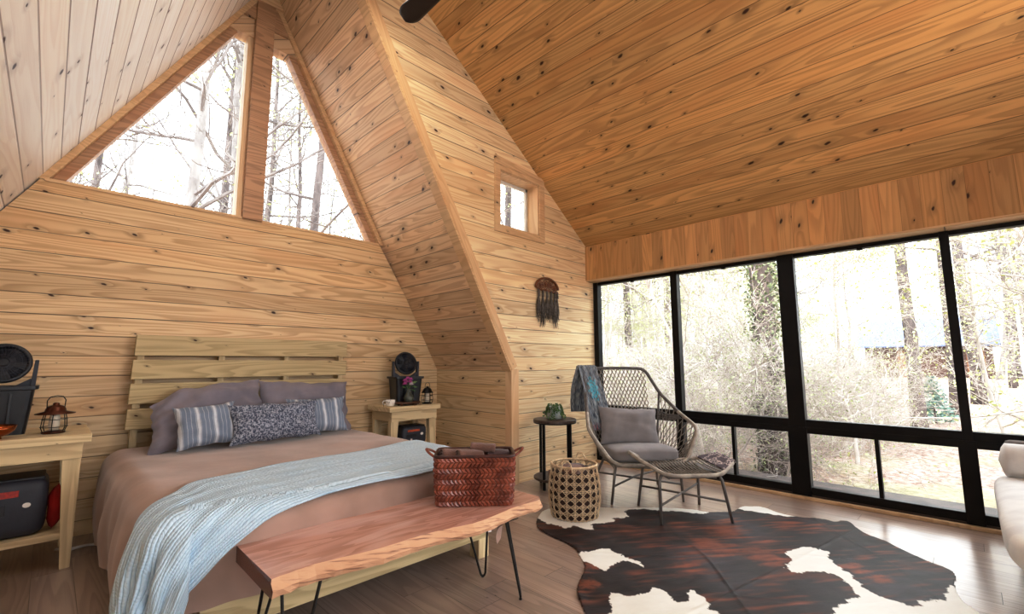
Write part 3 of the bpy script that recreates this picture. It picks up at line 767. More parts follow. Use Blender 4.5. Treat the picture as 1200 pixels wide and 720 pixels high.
power_box((-.13,4.10,.205), .40,.30,.325, 'black power station on the lower shelf of the left nightstand', wred, 1)
power_box((2.74,4.24,.36), .30,.20,.185, 'black power station with an orange strip on the shelf of the right nightstand', worg, 1)
o = pillow('red_bag', .12, .24, .06, (.10,4.06,.335), (0,R(-6),R(80)), M['red'], seed=4, pinch=.03, n=10)
tag(o, 'red fabric bag wedged beside the power station on the left nightstand shelf', 'bag')

# bucket fans
def bucket_fan(loc, rz, label):
    t = thing('bucket_fan', label, 'fan', loc, rz)
    mb = MB()
    def ring(w_, d_, z, r=.03):
        p = []
        for (sx, sy, a0) in ((1,1,0),(-1,1,90),(-1,-1,180),(1,-1,270)):
            for q in range(4): a = R(a0+q*30); p.append((sx*(w_/2-r)+r*math.cos(a), sy*(d_/2-r)+r*math.sin(a), z))
        return p
    st = [(.255,.20,0),(.275,.215,.12),(.295,.235,.265),(.33,.265,.27),(.33,.265,.29),(.29,.225,.29),(.27,.21,.24)]
    for s_ in st: mb.v += ring(*s_)
    for j in range(len(st)-1):
        for i in range(16): l = (i+1) % 16; mb.f.append((j*16+i, j*16+l, (j+1)*16+l, (j+1)*16+i))
    mb.f.append(tuple(range(16))); mb.f.append(tuple((len(st)-1)*16+i for i in range(16)))
    mb.build('bucket', M['plastic'], t)
    for x in (-.05,.05): MB().box(x-.008,x+.008,-.125,-.10,.03,.25).build('rib', M['plastic'], t, bevel=.003)
    for sx in (-1,1):
        MB().hexa([(sx*.135-.012,-.02,.28),(sx*.135+.012,-.02,.28),(sx*.135+.012,.03,.28),(sx*.135-.012,.03,.28),(sx*.142-.008,-.015,.45),(sx*.142+.010,-.015,.45),(sx*.142+.010,.02,.45),(sx*.142-.008,.02,.45)]).build('arm', M['plastic2'], t, bevel=.003)
        MB().prism([(sx*.13,.285),(sx*.05,.285),(sx*.125,.335)],'y',-.01,.02).build('arm_gusset', M['plastic2'], t, bevel=.002)
    h = MB().tube([(.112*math.cos(2*PI*q/36),0,.112*math.sin(2*PI*q/36)) for q in range(36)], .014, 8, closed=True).build('fan_ring', M['plastic'], t, smooth=True)
    h.location = (0,-.005,.43); h.rotation_euler = (R(-14),0,0)
    g = MB()
    for q in range(40):
        a = 2*PI*q/40; g.tube([(.028*math.cos(a),-.028,.028*math.sin(a)),(.07*math.cos(a+.12),-.03,.07*math.sin(a+.12)),(.112*math.cos(a+.2),-.012,.112*math.sin(a+.2))], .0016, 3)
    for rr in (.05,.08): g.tube([(rr*math.cos(2*PI*q/30),-.03,rr*math.sin(2*PI*q/30)) for q in range(30)], .0016, 4, closed=True)
    g.build('grille', M['plastic2'], h)
    bl = MB()
    for q in range(5):
        a = 2*PI*q/5
        def fn(u, v, a=a): r_ = .025+.075*u; an = a + (v-.5)*(.75+.25*u); return (r_*math.cos(an), .012*(v-.5), r_*math.sin(an))
        bl.grid(fn, 5, 5)
    bl.build('blades', M['plastic'], h, solid=.002)
    o = MB().lathe([(.028,0),(.028,.02),(.02,.026),(0,.027)], 20).build('hub', M['plastic'], h); o.rotation_euler = (R(90),0,0); o.location = (0,-.006,0)
    o = MB().lathe([(.10,0),(.085,.05),(.04,.07),(0,.075)], 24).build('motor_housing', M['plastic'], h, smooth=True); o.rotation_euler = (R(-90),0,0)
    return t
bucket_fan((-.195,4.22,.775), 0, 'black bucket-based fan on the left nightstand behind the copper bowl')
bucket_fan((2.72,4.32,.765), R(-8), 'black bucket-based fan on the right nightstand behind the flower vase')

def lantern(loc, label, s_=1.0, cage='tapered', col='bronze'):
    t = thing('camping_lantern', label, 'lantern', loc, R(20))
    MB().lathe([(.052*s_,0),(.056*s_,.008*s_),(.045*s_,.014*s_),(.03*s_,.02*s_)], 20).build('base', M[col], t, smooth=True)
    MB().lathe([(.022*s_,.018*s_),(.026*s_,.05*s_),(.024*s_,.10*s_),(.018*s_,.118*s_)], 16).build('glass_globe', M['candle'], t, smooth=True)
    bars = MB()
    for q in range(6):
        a = 2*PI*q/6; c, s2 = math.cos(a), math.sin(a)
        bars.tube([(.050*s_*c,.050*s_*s2,.006*s_),(.062*s_*c,.062*s_*s2,.04*s_),(.058*s_*c,.058*s_*s2,.085*s_),(.050*s_*c,.050*s_*s2,.125*s_)], .0026*s_, 5)
    for z, r_ in ((.04,.062),(.085,.058)): bars.tube([(r_*s_*math.cos(2*PI*q/24),r_*s_*math.sin(2*PI*q/24),z*s_) for q in range(24)], .0022*s_, 5, closed=True)
    bars.build('cage', M['darkmetal'], t)
    brim = .092 if cage == 'wide' else .066
    MB().lathe([(brim*s_,.118*s_),(brim*s_,.122*s_),(.05*s_,.134*s_),(.046*s_,.15*s_),(.036*s_,.165*s_),(.016*s_,.172*s_),(.016*s_,.182*s_),(.01*s_,.186*s_),(0,.187*s_)], 28).build('hood', M[col], t, smooth=True)
    b_ = [(.042*s_,0,.155*s_),(.044*s_,0,.20*s_),(.03*s_,0,.222*s_),(0,0,.228*s_),(-.03*s_,0,.222*s_),(-.044*s_,0,.20*s_),(-.042*s_,0,.155*s_)]
    MB().tube(b_, .0028*s_, 6).build('bail_handle', M['darkmetal'], t, smooth=True)
    return t
lantern((.055,4.05,.775), 'bronze camping lantern with a wide brim on the left nightstand', 1.0, 'wide')
lantern((2.895,4.16,.765), 'small dark caged lantern on the right nightstand beside the vase', .98, 'narrow', 'darkmetal')
cb = thing('copper_bowl', 'copper bowl at the front of the left nightstand, cut by the photo edge', 'bowl', (-.185,3.96,.775))
MB().lathe([(.03,0),(.034,.004),(.026,.012),(.055,.022),(.08,.045),(.088,.075),(.084,.075),(.074,.045),(.05,.027),(0,.022)], 32).build('bowl', M['copper'], cb, smooth=True)
# right nightstand: cup, tray, vase with flowers
cp = thing('tea_cup', 'white cup with a handle at the left end of the right nightstand', 'cup', (2.475,4.20,.765), R(160))
MB().lathe([(.034,0),(.040,.004),(.046,.03),(.049,.062),(.046,.062),(.042,.03),(.03,.008),(0,.007)], 28).build('bowl', M['ceramic'], cp, smooth=True)
MB().tube([(.046,0,.052),(.066,0,.054),(.076,0,.04),(.070,0,.02),(.045,0,.014)], .0048, 8).build('handle', M['ceramic'], cp, smooth=True)
sc_ = MB().tube([(2.38,4.16,.768),(2.40,4.20,.80),(2.42,4.17,.815),(2.44,4.16,.80),(2.46,4.17,.83)], .0018, 5).build('tea_bag_string', M['darkmetal'], None)
tag(sc_, 'thin dark string curling beside the white cup on the right nightstand', 'string')
tr = thing('serving_tray', 'low dark wooden tray on small feet under the flower vase', 'tray', (2.645,4.15,.765), R(-4))
MB().lathe([(.135,.022),(.142,.03),(.142,.036),(.13,.034),(0,.032)], 36, sx=1.0, sy=.62).build('plate', M['tray'], tr, smooth=True)
for a in (35,145,215,325): MB().lathe([(.012,0),(.014,.024)], 10, (.10*math.cos(R(a)),.055*math.sin(R(a)),0)).build('foot', M['tray'], tr)
vs = thing('flower_vase', 'dark green glazed vase holding pink and white flowers on the tray', 'vase', (2.65,4.14,.797))
MB().lathe([(.028,0),(.046,.012),(.052,.04),(.044,.07),(.022,.095),(.017,.115),(.022,.135),(.018,.134),(.012,.11),(0,.10)], 28).build('body', M['vase'], vs, smooth=True)
rnd = random.Random(5)
st_ = MB(); hd = []
for i, (x, z, kind) in enumerate([(-.045,.215,0),(-.01,.235,0),(.025,.225,0),(-.02,.20,0),(.015,.20,0),(.035,.19,1),(.01,.175,1),(-.05,.18,0)]):
    y = rnd.uniform(-.03,.02); st_.tube([(0,0,.11),(x*.4,y*.5,.15),(x,y,z)], .002, 5); hd.append((x,y,z,kind))
st_.build('stems', M['leaf'], vs)
for x, y, z, kind in hd:
    f = MB()
    for ringi in range(3):
        for q in range(8):
            a = 2*PI*q/8+ringi*.4; r_ = .036*(1-ringi*.26); tilt = .2+.5*ringi
            c = Vector((x,y,z)); d = Vector((math.cos(a),math.sin(a),0)); s2 = Vector((-math.sin(a),math.cos(a),0))
            f.quad(tuple(c), tuple(c+d*r_*.6+s2*.014+Vector((0,0,.008*tilt))), tuple(c+d*r_+Vector((0,0,.022*tilt))), tuple(c+d*r_*.6-s2*.014+Vector((0,0,.008*tilt))))
    f.build('blossom', M['petal' if kind == 0 else 'petal_w'], vs)
lf = MB()
for (x, y, z, a, l) in ((.05,0,.21,.4,.05),(.06,.0,.18,-.2,.05),(-.06,0,.17,2.9,.04),(.04,-.01,.15,-.5,.04)):
    c = Vector((x*.5,y,z-.02)); d = Vector((math.cos(a),-.2,math.sin(a)*.7)).normalized()*l*1.5; s2 = Vector((0,.010,.010))
    lf.quad(tuple(c), tuple(c+d*.5+s2), tuple(c+d), tuple(c+d*.5-s2))
lf.build('leaves', M['leaf'], vs)
# white cable on the floor
o = MB().tube([(.13,4.28,.012),(.20,4.22,.012),(.27,4.24,.012),(.33,4.20,.014),(.40,4.24,.014),(.42,4.30,.02)], [.012,.016,.012,.014,.012,.01], 8, flat=.6).build('white_cable', M['white'], None, smooth=True)
tag(o, 'white cable lying on the floor between the left nightstand and the bed', 'cable')
# ------------------------------------------------------------------ lounge chair and ottoman
CO = Vector((3.65,1.98,0)); CR = math.atan2(-.626,.78)
chair = thing('lounge_chair', 'low woven-cord lounge chair with grey cushions by the window wall', 'armchair', tuple(CO), CR)
def V3(*a): return Vector(a)
def mir(p): return Vector((-p[0], p[1], p[2]))
TR_, JR_, AR_, ER_, FR_ = V3(.29,.77,1.135), V3(.375,.62,.90), V3(.44,.36,.735), V3(.50,.11,.615), V3(.32,0,.345)
TL_ = V3(-.36,.77,1.135)
BRr = V3(.27,.52,.32)
def smooth_pts(pts, it=2, closed=False):
    for _ in range(it):
        q = []
        K = len(pts)
        if not closed: q.append(pts[0])
        for i in range(K if closed else K-1):
            a, b_ = pts[i], pts[(i+1)%K]; q += [a*.86+b_*.14, a*.14+b_*.86]
        if not closed: q.append(pts[-1])
        pts = q
    return pts
rimr = [V3(-.02,.78,1.14), TR_, JR_, AR_, ER_, FR_, V3(0,-.015,.335)]
riml = [V3(-.02,.78,1.14), TL_, mir(JR_), mir(AR_), mir(ER_), mir(FR_), V3(0,-.015,.335)]
full = rimr + list(reversed(riml[1:-1]))
full = smooth_pts(full, 2, True)
lo = smooth_pts([AR_, ER_, FR_, V3(0,-.015,.335), mir(FR_), mir(ER_), mir(AR_)], 2)
up = smooth_pts([mir(AR_), mir(JR_), TL_, V3(-.02,.78,1.14), TR_, JR_, AR_], 2)
MB().tube(lo, .0165, 8).build('front_rim', M['frame'], chair, smooth=True)
MB().tube(up, .0165, 8).build('back_rim', M['frame_d'], chair, smooth=True)
seatring = smooth_pts([V3(.30,.02,.33), BRr, mir(BRr), V3(-.30,.02,.33)], 2, True)
MB().tube(seatring, .012, 8, closed=True).build('seat_frame', M['frame_d'], chair, smooth=True)
for f in (lambda p: p, mir): MB().tube([f(JR_), f(V3(.33,.57,.62)), f(BRr)], .011, 8).build('back_strut', M['frame_d'], chair, smooth=True)
def cords(P, nA, nB, r, mat, name, famA=True, famB=True, skew=.5, bulge=0, kind=None):
    """P(u,v) surface; two diagonal families of cords"""
    mb = MB()
    for fam, n_ in ((1, nA), (-1, nB)):
        for i in range(-int(n_*skew), n_):
            u0 = i/n_; u1 = u0 + skew
            a0 = max(0, -u0/skew if u0 < 0 else 0); a1 = min(1, (1-u0)/skew)
            if a1-a0 < .02: continue
            pts = []
            for q in range(5):
                v = a0+(a1-a0)*q/4; u = u0+skew*v
                if fam < 0: u = 1-u
                pts.append(P(min(1,max(0,u)), v))
            mb.tube(pts, r, 4, cap=False)
    o = mb.build(name, mat, chair); o['kind'] = 'stuff'; return o
def bil(a, b_, c, d, bul=V3(0,0,0)):
    return lambda u, v: (a*(1-u)+b_*u)*(1-v) + (d*(1-u)+c*u)*v + bul*(4*u*(1-u)*v*(1-v))
back = bil(mir(BRr), BRr, TR_, TL_, V3(0,.05,0))
cords(back, 16, 16, .0046, M['cord'], 'back_weave', skew=.75)
def side(f):
    out = [f(JR_), f(AR_), f(ER_), f(ER_*.5+FR_*.5), f(FR_)]
    def P(u, v):
        t = u*4; i = min(3, int(t)); o_ = out[i].lerp(out[i+1], t-i)
        i_ = f(BRr).lerp(f(V3(.30,.02,.33)), u)
        return i_.lerp(o_, v) + V3(0,0,-.03)*(4*v*(1-v))
    return P
for f in (lambda p: p, mir): cords(side(f), 17, 17, .0040, M['cord'], 'side_weave', skew=.22)
# dense band low on the sides
for f in (lambda p: p, mir):
    mb = MB()
    for k_ in range(5):
        a = f(JR_).lerp(f(BRr), .30+.035*k_); c = f(AR_).lerp(f(ER_), .0+.05*k_).lerp(f(V3(.3,.2,.33)), .08); mb.tube([a, (a+c)/2+V3(0,0,-.015), c], .006, 5)
    mb.build('side_band', M['frame_d'], chair)
mb = MB()
for i in range(22):
    y = .03+.47*i/21; mb.tube([V3(-.30+.03*i/21,y,.325), V3(0,y,.30), V3(.30-.03*i/21,y,.325)], .004, 4)
o = mb.build('seat_cords', M['cord'], chair); o['kind'] = 'stuff'
# legs: two sled pairs with a crossed brace
lg = {}
for nme, top_, ft_ in (('fl',V3(-.285,.06,.335),V3(-.315,.10,0)),('fr',V3(.285,.06,.335),V3(.325,.10,0)),('bl',V3(-.25,.47,.32),V3(-.34,.66,0)),('br',V3(.25,.47,.32),V3(.34,.66,0))):
    lg[nme] = (top_, ft_)
    MB().tube([top_, top_.lerp(ft_,.5), ft_], [.012,.0115,.010], 8).build('leg', M['leg'], chair, smooth=True)
def at(nme, t): return lg[nme][0].lerp(lg[nme][1], t)
MB().tube([at('fl',.55), V3(0,.34,.17), at('br',.5)], .0085, 7).build('brace', M['leg'], chair, smooth=True)
MB().tube([at('fr',.55), V3(0,.34,.152), at('bl',.5)], .0085, 7).build('brace', M['leg'], chair, smooth=True)
def chair_pt(x, y, z): v = Matrix.Rotation(CR, 4, 'Z') @ Vector((x,y,z)); return v + CO
o = boxy_cushion(.60, .52, .105, seed=3, crown=.03).build('seat_cushion', M['grey'], None, smooth=True)
o.location = chair_pt(.0,.28,.335); o.rotation_euler = (R(-3),0,CR)
tag(o, 'grey seat cushion on the woven lounge chair', 'cushion')
o = pillow('back_cushion', .56, .36, .15, chair_pt(-.02,.43,.60), (R(-24),R(3),CR-R(4)), M['grey'], seed=21, wr=.016, pinch=.06)
tag(o, 'plump grey pillow leaning against the back of the woven lounge chair', 'pillow')
# throw over the left shoulder of the chair
mb = MB()
def thr(a, b):
    # b: 0 = front hem low, ~.62 = over the top rail, 1 = back hem
    w_ = .185
    xo = TL_.x + .0 + (a-.5)*w_
    rail = V3(xo+.035, .775, 1.155)
    fr_end = V3(xo*1.0+.10+(a-.5)*.02, .50, .56); bk_end = V3(xo-.02, .84, .70)
    if b < .6: t = b/.6; p = fr_end.lerp(rail, t) + V3(0,-.035,0)*math.sin(t*PI)
    else:
        t = (b-.6)/.4; p = rail.lerp(bk_end, t) + V3(-.02,.03,.0)*math.sin(t*PI)
    p = p + V3(0,-.022,0)*(1-b) + V3(0,0,.012)*math.exp(-((b-.6)/.06)**2)
    rp = .012*math.sin(a*19+b*3)+.010*N(a*7,b*10)
    return p + V3(.2,-1,.1)*rp*(1 if b < .6 else -1)
mb.grid(thr, 26, 60)
o = mb.build('throw_blanket', M['throw'], None, smooth=True, solid=.010); o.location = CO; o.rotation_euler = (0,0,CR)
tag(o, 'blue grey throw with a turquoise flower draped over the lounge chair back', 'blanket')
# side curtain of the throw hanging behind the left arm
# ------------------------------------------------------------------ ottoman
OO = Vector((3.637,1.717,0)); OR_ = math.atan2(-.669,.743)
ott = thing('ottoman', 'woven-cord ottoman with upturned ends standing on the cowhide rug', 'ottoman', tuple(OO), OR_)
zf = .365
A = [V3(-.20,-.26,zf-.01), V3(.20,-.26,zf-.01), V3(.38,-.13,.425), V3(.385,.15,.43), V3(.20,.27,zf), V3(-.20,.27,zf), V3(-.37,.17,.46), V3(-.375,-.10,.45)]
MB().tube(smooth_pts(A, 2, True), .0155, 8, closed=True).build('rim_frame', M['frame'], ott, smooth=True)
mb = MB()
for i in range(15):
    x = -.195+.39*i/14; mb.tube([V3(x,-.26,zf-.005), V3(x,-.12,zf-.02), V3(x,.0,zf-.025), V3(x,.13,zf-.018), V3(x,.27,zf+.003)], .0052, 5)
for sx, a, b_, c, d in ((-1,A[0],A[7],A[6],A[5]),(1,A[1],A[2],A[3],A[4])):
    for i in range(1, 9):
        t = i/9; p = a.lerp(b_, t); q = d.lerp(c, t)
        mb.tube([p, (p+q)/2+V3(0,0,-.015*(1-t)), q], .0044, 5)
o = mb.build('cords', M['cord'], ott); o['kind'] = 'stuff'
mb = MB()     # underside support
mb.tube([V3(-.18,-.2,zf-.035), V3(.18,-.2,zf-.035)], .008, 6).tube([V3(-.18,.2,zf-.035), V3(.18,.2,zf-.035)], .008, 6)
mb.tube([V3(-.18,-.22,zf-.035), V3(-.18,.22,zf-.035)], .008, 6).tube([V3(.18,-.22,zf-.035), V3(.18,.22,zf-.035)], .008, 6)
mb.build('under_frame', M['frame_d'], ott)
lt = {}
for nme, top_, ft_ in (('fl',V3(-.23,-.19,.345),V3(-.26,-.24,0)),('fr',V3(.22,-.19,.345),V3(.285,-.235,0)),('bl',V3(-.22,.20,.345),V3(-.27,.245,0)),('br',V3(.22,.20,.345),V3(.25,.235,0))):
    lt[nme] = (top_, ft_)
    kn_ = top_.lerp(ft_, .12)+V3(math.copysign(.012,top_.x),0,0)
    MB().tube([top_*.8+V3(0,0,.2*.345), top_, kn_, ft_], [.011,.012,.012,.0105], 8).build('leg', M['leg'], ott, smooth=True)
def ao(nme, t): return lt[nme][0].lerp(lt[nme][1], t)
MB().tube([ao('fl',.60), ao('br',.48)], .0085, 7).build('brace', M['leg'], ott, smooth=True)
MB().tube([ao('bl',.52)+V3(0,0,.0), ao('fr',.55)], .0085, 7).build('brace', M['leg'], ott, smooth=True)
# patterned cloth lying on the right end
def clothm():
    s = NT('dark_patterned_cloth'); p = s.n('TexCoord').outputs['Object']
    v = s.n('TexVoronoi'); s.L(p, v.inputs['Vector']); v.inputs['Scale'].default_value = 46; v.feature = 'DISTANCE_TO_EDGE'
    nz = s.noise(p, 9, 1)
    f = s.m('MULTIPLY', s.m('SUBTRACT', 1.0, s.rng(v.outputs['Distance'], .05, .12)), s.rng(nz, .50, .54))
    return s.bsdf(s.mix(f, lin((84,72,80)), lin((190,176,172))), .9)
mb = MB()
def oc(a, b):
    p = A[1].lerp(A[4], .16+.84*b); q = A[2].lerp(A[3], b)
    e = A[1].lerp(A[4], .0+1.0*b).lerp(q, .25+.0*a)
    x = e.lerp(q+(q-e)*.12, a); return x + V3(0,0,.014+.004*N(a*4,b*5)-.03*max(0,a-.92)/.08)
mb.grid(oc, 20, 26)
o = mb.build('patterned_cloth', clothm(), None, smooth=True, solid=.008); o.location = OO; o.rotation_euler = (0,0,OR_)
tag(o, 'dark cloth with a pale pattern lying over the right end of the ottoman', 'cloth')

# ------------------------------------------------------------------ round side table with trailing plant
st = thing('side_table', 'round two-tier black side table beside the lounge chair', 'side table', (3.585,2.965,0), R(9))
MB().lathe([(0,.615),(.205,.615),(.213,.62),(.213,.64),(.206,.645),(0,.645)], 48).build('table_top', M['tabletop'], st, bevel=0)
MB().lathe([(0,.075),(.205,.075),(.213,.08),(.213,.095),(.206,.10),(0,.10)], 48).build('lower_shelf', M['tabletop'], st)
for a in (178, 258, 348, 78):
    c, s2 = .197*math.cos(R(a)), .197*math.sin(R(a))
    MB().box(c-.011,c+.011,s2-.011,s2+.011,0,.62).build('leg', M['black'], st, bevel=.002)
MB().tube([(.206*math.cos(2*PI*q/48),.206*math.sin(2*PI*q/48),.612) for q in range(48)], .006, 6, closed=True).build('band', M['black'], st)
o = MB().box(-.10,.07,-.06,.05,0,.028); o.box(-.098,.068,-.058,.048,.028,.05)
o = o.build('book', simple('brown_book', (120,72,60), (90,52,44)), None, bevel=.004); o.location = (3.60,2.93,.10); o.rotation_euler = (0,0,R(-42))
tag(o, 'small brown book lying on the lower shelf of the round side table', 'book')
pt = thing('potted_vine', 'mottled silver pot with a trailing green vine on the round side table', 'potted plant', (3.60,2.98,.645))
MB().lathe([(.078,0),(.086,.01),(.078,.06),(.064,.11),(.062,.122),(.056,.122),(.055,.10),(0,.095)], 28).build('pot', M['pot'], pt, smooth=True)
vm = MB(); lm = MB(); rnd = random.Random(3)
for k_ in range(30):
    a = rnd.uniform(0, 2*PI); L_ = rnd.uniform(.4, 1)
    if k_ % 3 == 0: a = R(rnd.uniform(170, 260))
    pts = [V3(0,0,.115)]
    r1 = .06; pts.append(V3(r1*math.cos(a), r1*math.sin(a), .135+rnd.uniform(-.005,.012)))
    for q in range(1, 7):
        f = q/6*L_; rr = .072+.03*f + (.07*f if k_ % 3 == 0 else 0); z = max(.012, .125-.13*f) 
        if k_ in (0, 9, 18) : rr = .08+.14*f; z = max(.012,.12-.2*f) if rr < .21 else -.10*(f)
        aa = a+.3*math.sin(f*4+k_); pts.append(V3(rr*math.cos(aa), rr*math.sin(aa), z))
    vm.tube(pts, .0014, 4)
    for q in range(26):
        t = rnd.uniform(.12, 1)*(len(pts)-1); i = min(int(t), len(pts)-2); c = pts[i].lerp(pts[i+1], t-i)
        d = V3(rnd.gauss(0,1),rnd.gauss(0,1),rnd.gauss(0,.6)).normalized()*.011; s2 = d.cross(V3(rnd.gauss(0,1),rnd.gauss(0,1),rnd.gauss(0,1))).normalized()*.006
        c = c + d*.3; lm.quad(tuple(c-d), tuple(c+s2), tuple(c+d), tuple(c-s2))
vm.build('vine_stems', M['leaf'], pt); lm.build('vine_leaves', M['leaf'], pt)

# ------------------------------------------------------------------ cane basket
cn = thing('cane_basket', 'round natural cane basket with two loop handles at the corner of the cowhide rug', 'basket', (3.03,2.315,.006), R(20))
H_ = .385
def rb(z): t = z/H_; return .182 + .022*math.sin(min(1,t*1.05)*PI)-.002*t
MB().lathe([(rb(0)-.012,.004)]+[(rb(H_*i/10)-.012,H_*i/10) for i in range(1,10)]+[(.14,H_*.86)], 32).build('liner', M['liner'], cn, smooth=True)
mb = MB(); nv_ = 20; lv = 7
for j in range(lv+1):
    for dz in (-.005,.005):
        z = min(H_, max(.006, H_*j/lv+dz)); mb.tube([(rb(z)*math.cos(2*PI*q/40),rb(z)*math.sin(2*PI*q/40),z) for q in range(40)], .0026, 5, closed=True)
for q in range(nv_):
    for dd in (-.022,.022):
        mb.tube([(rb(H_*k_/8)*math.cos(2*PI*q/nv_+dd),rb(H_*k_/8)*math.sin(2*PI*q/nv_+dd),H_*k_/8) for k_ in range(9)], .0024, 5)
for fam in (1,-1):
    for q in range(nv_):
        pts = []
        for k_ in range(29):
            t = k_/28; z = H_*t; a = 2*PI*(q+.5)/nv_+fam*2*PI/nv_*lv*t; pts.append(((rb(z)+.003)*math.cos(a),(rb(z)+.003)*math.sin(a),z))
        mb.tube(pts, .0026, 5)
mb.build('cane_weave', M['cane'], cn)['kind'] = 'stuff'
MB().tube([(rb(H_)*math.cos(2*PI*q/40),rb(H_)*math.sin(2*PI*q/40),H_+.004) for q in range(40)], .009, 8, closed=True).build('rim', M['cane'], cn, smooth=True)
for s_ in (-1,1):
    for off in (0,.006):
        MB().tube([(s_*(.186+off)+s_*0, .045*math.cos(PI*q/12), H_-.03+(.085+off)*math.sin(PI*q/12)) for q in range(13)], .005, 6).build('handle', M['cane'], cn, smooth=True)
for i, (x, y, z, a, s_) in enumerate(((-.05,-.03,.335,20,.11),(.06,.03,.33,70,.105),(.0,.07,.325,-30,.09))):
    o = boxy_cushion(s_*1.7, s_, .075, seed=i, crown=.01, wr=.012).build('folded_cloth', M['towel'] if i != 1 else M['towel2'], None, smooth=True)
    o.location = (3.03+x, 2.315+y, z-.03); o.rotation_euler = (R(5),0,R(a))
    tag(o, ['brown folded cloth in the cane basket, nearest the bench', 'plum folded cloth in the cane basket, nearest the lounge chair', 'brown folded cloth at the back of the cane basket'][i], 'cloth', 'cloths in the cane basket')

# ------------------------------------------------------------------ cowhide rug
OUT = [(2.99, 2.6), (2.76, 2.48), (2.61, 2.36), (2.55, 2.2), (2.52, 1.94), (2.43, 1.83), (2.32, 1.7), (2.08, 1.6), (1.98, 1.5), (1.91, 1.41), (1.73, 1.22), (1.7, 0.96), (1.95, 0.78), (1.93, 0.54), (2.33, 0.32), (2.57, 0.14), (2.88, -0.03), (3.24, 0.06), (3.32, 0.13), (3.53, 0.16), (3.69, 0.15), (3.79, 0.18), (3.84, 0.29), (4.08, 0.52), (4.11, 0.6), (4.22, 0.68), (4.36, 0.74), (4.34, 0.8), (4.26, 0.81), (4.24, 0.93), (4.18, 1.12), (4.26, 1.33), (4.22, 1.39), (4.2, 1.44), (4.08, 1.46), (3.92, 1.44), (3.8, 1.59), (3.82, 1.72), (3.6, 2.01), (3.43, 2.11), (3.35, 2.23), (3.24, 2.41)]
W1 = [(3.01, 2.78), (2.76, 2.48), (2.72, 2.31), (2.76, 2.25), (2.71, 2.15), (2.82, 2.18), (2.83, 2.12), (2.82, 2.05), (2.87, 2.01), (2.92, 2.1), (3.0, 2.05), (3.11, 1.99), (3.17, 2.06), (3.26, 1.96), (3.37, 2.08), (3.46, 2.06), (3.54, 1.98), (3.58, 1.87), (3.66, 1.79), (3.69, 1.67), (3.76, 1.56), (4.18, 1.58), (3.82, 2.13), (3.46, 2.49)]
W2 = [(2.42, 1.88), (2.52, 1.82), (2.58, 1.79), (2.64, 1.77), (2.64, 1.73), (2.61, 1.69), (2.62, 1.64), (2.62, 1.57), (2.6, 1.5), (2.56, 1.45), (2.57, 1.5), (2.57, 1.57), (2.54, 1.6), (2.5, 1.62), (2.42, 1.6), (2.37, 1.59), (2.35, 1.6), (2.37, 1.64), (2.38, 1.68), (2.38, 1.74), (2.38, 1.8)]
W3 = [(2.15, 1.44), (2.18, 1.41), (2.19, 1.35), (2.23, 1.32), (2.28, 1.31), (2.32, 1.3), (2.38, 1.3), (2.38, 1.27), (2.39, 1.23), (2.35, 1.2), (2.31, 1.17), (2.31, 1.15), (2.32, 1.13), (2.38, 1.09), (2.43, 1.13), (2.48, 1.16), (2.5, 1.12), (2.46, 1.09), (2.43, 1.02), (2.37, 1.02), (2.35, 0.98), (2.37, 0.95), (2.11, 0.84), (1.7, 0.83), (1.56, 1.1), (1.93, 1.29), (2.05, 1.36)]
W4 = [(3.38, 0.94), (3.46, 0.9), (3.56, 0.87), (3.58, 0.82), (3.56, 0.78), (3.58, 0.73), (3.5, 0.72), (3.42, 0.7), (3.34, 0.63), (3.28, 0.58), (3.22, 0.55), (3.19, 0.51), (3.13, 0.48), (3.11, 0.44), (3.08, 0.36), (3.09, 0.28), (3.19, 0.27), (3.24, 0.22), (3.27, 0.18), (3.34, 0.2), (3.42, 0.18), (3.48, 0.19), (3.54, 0.16), (3.36, 0.11), (3.27, -0.08), (2.8, -0.09), (2.23, 0.18), (2.0, 0.48), (2.72, 0.57), (2.82, 0.57), (2.9, 0.54), (2.97, 0.52), (3.02, 0.5), (3.08, 0.53), (3.13, 0.55), (3.2, 0.6), (3.24, 0.67), (3.17, 0.75), (3.08, 0.82), (3.12, 0.84), (3.15, 0.87), (3.28, 0.86)]
W5 = [(4.4, 1.53), (4.08, 1.48), (4.07, 1.4), (4.09, 1.29), (4.12, 1.14), (4.17, 1.06), (4.3, 1.13), (4.46, 1.36)]
B= [(3.5, 1.36, 0.17, 1), (3.18, 1.33, 0.14, 1), (2.17, 1.57, 0.07, 1), (2.36, 1.68, 0.05, 1), (3.39, 0.58, 0.08, 1), (3.33, 0.46, 0.07, 1), (3.23, 1.01, 0.14, 1), (2.7, 1.29, 0.12, 0.7), (2.98, 2.01, 0.06, 0.7), (2.93, 1.63, 0.13, 0.5), (3.95, 1.07, 0.16, 0.5), (4.02, 0.87, 0.11, 0.4), (3.16, 1.21, 0.11, 0.8), (2.04, 1.51, 0.04, 0.5)]
OUT = [(2.99,2.6),(2.76,2.48),(2.61,2.36),(2.55,2.2),(2.52,1.94),(2.43,1.83),(2.32,1.7),(2.08,1.6),(1.98,1.5),(1.91,1.41),(1.73,1.22),(1.7,0.96),(1.95,0.78),(1.93,0.54),(2.33,0.32),(2.57,0.14),(2.88,-0.03),(3.24,0.06),(3.32,0.13),(3.53,0.16),(3.69,0.15),(3.79,0.18),(3.84,0.29),(4.08,0.52),(4.11,0.6),(4.22,0.68),(4.36,0.74),(4.34,0.8),(4.26,0.81),(4.24,0.93),(4.18,1.12),(4.26,1.33),(4.22,1.39),(4.2,1.44),(4.08,1.46),(3.92,1.44),(3.8,1.59),(3.82,1.72),(3.6,2.01),(3.43,2.11),(3.35,2.23),(3.24,2.41)]
